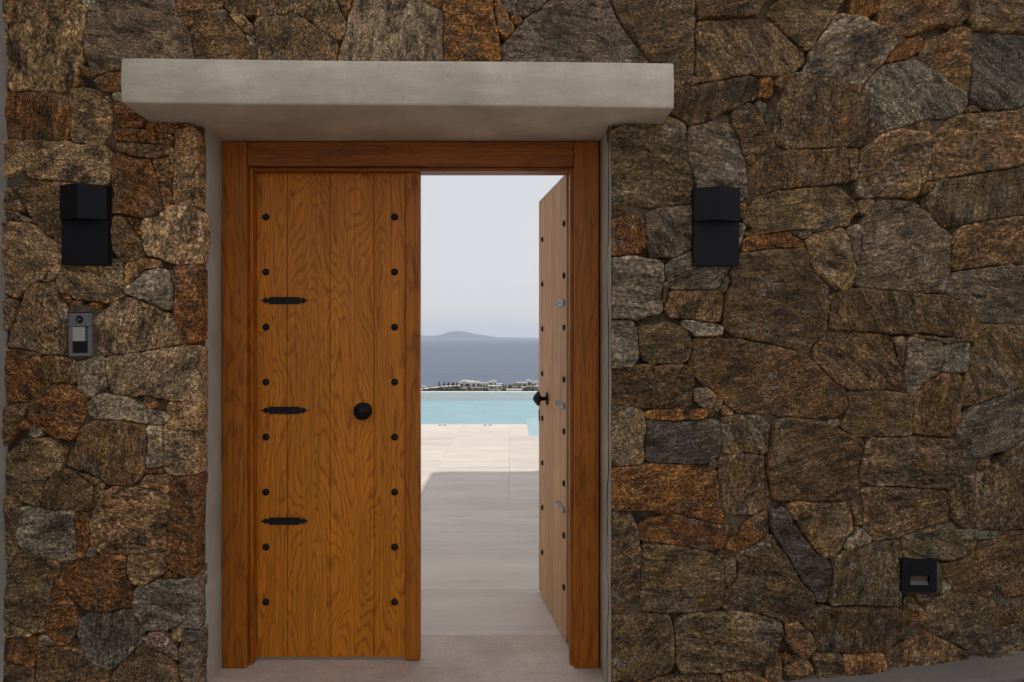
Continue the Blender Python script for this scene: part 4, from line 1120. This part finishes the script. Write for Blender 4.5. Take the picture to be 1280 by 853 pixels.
tree(571, 478.0, 482.6, 558, 1.6, 'thin tree touching the left end of the wide white villa')
tree(637, 482.2, 488, 530, 4.2, 'round dark tree in front of the beige house', 'broadleaf_tree')
tree(629, 480.5, 487, 545, 1.3, 'thin dark tree left of the beige house')
tree(632, 481, 487, 545, 1.3, 'thin dark tree close beside the beige house')
tree(674, 484, 488.6, 530, 2.4, 'small dark tree at the foot of the right-hand cluster', 'broadleaf_tree')

bm = bmesh.new(); rg = random.Random(3)                      # dark scrub bushes over the slope
for k in range(1500):
    px = rg.uniform(505, 700); f_ = rg.random(); y = DL - 4 - 75 * f_
    py = float(np.interp(px, cpx, cpy)) + .3 + f_ * 4.6; c_ = at(px, py, y); c_.z = EYE - (float(np.interp(px, cpx, cpy)) - Y0) / F * DL - float(np.interp(DL - y, [0, 30, 120], [0, 1.1, 4.8])) / F * DL * .95
    c_.x = (px - 640) / F * DL * (1 + (y - DL) / DL * .4); r_ = rg.uniform(.35, 1.1)
    for q_ in range(5):
        n_ = Vector((rg.uniform(-1, 1), rg.uniform(-1, 1), rg.uniform(-.2, 1))).normalized(); u_ = n_.orthogonal().normalized(); w_ = n_.cross(u_)
        d_ = Vector((rg.uniform(-1, 1), rg.uniform(-1, 1), rg.uniform(0, .8))) * r_ * .6
        bm.faces.new([bm.verts.new(c_ + d_ + u_ * r_ * .7 * math.cos(b) + w_ * r_ * .5 * math.sin(b)) for b in (0, 1.3, 2.6, 3.9, 5.1)])
me = bpy.data.meshes.new('scrub'); bm.to_mesh(me); bm.free(); tag(link('scrub', me, LEAF), kind='stuff')

# hazy island on the horizon
ID = 15000.0
bm = bmesh.new()
sil = [(470, 415.5), (500, 418), (520, 420.4), (528, 419.9), (535, 420.6), (545, 420.2), (552, 418.2), (560, 415.6), (568, 414.2), (576, 414.0), (584, 415.0), (592, 417.2), (604, 418.8), (614, 420.6), (626, 421.9), (640, 422.6), (660, 423.0), (700, 423.3)]
rows = []
for dy, f_ in ((0, 0), (500, .55), (1000, .9), (1400, 1), (2200, .7), (3200, 0)):
    row = []
    for px in np.linspace(470, 700, 80):
        py = float(np.interp(px, [s[0] for s in sil], [s[1] for s in sil]))
        zt = EYE - (py - Y0) / F * (ID + 1400); zt = max(zt, SEA + 1)
        x = (px - 640) / F * (ID + 1400)
        row.append(bm.verts.new((x, ID + dy, SEA - 3 + (zt - SEA + 3) * f_ + 18 * f_ * float(fbm([[x * .002, dy * .002, 1]], 1, 3, 6)[0]) * (0 if dy == 1400 else 1))))
    rows.append(row)
for r1, r2 in zip(rows, rows[1:]):
    for i in range(79): bm.faces.new((r1[i], r1[i + 1], r2[i + 1], r2[i]))
tag(obj('island', bm, m_plain('island_rock', (.035, .035, .035), .9, 0, 1, .2, .001), None, True), kind='structure')

# air between here and the horizon
t = NT('haze'); t.t.nodes.remove(t.b)
pvv = t.n('VolumePrincipled'); pvv.inputs['Density'].default_value = 6.2e-5; pvv.inputs['Color'].default_value = (.80, .87, 1, 1); pvv.inputs['Anisotropy'].default_value = .2
t.l(pvv.outputs[0], t.out.inputs['Volume'])
tag(obj('haze', bx(-23000, 23000, -60, 20500, SEA - 6, 260), t.m), kind='stuff')
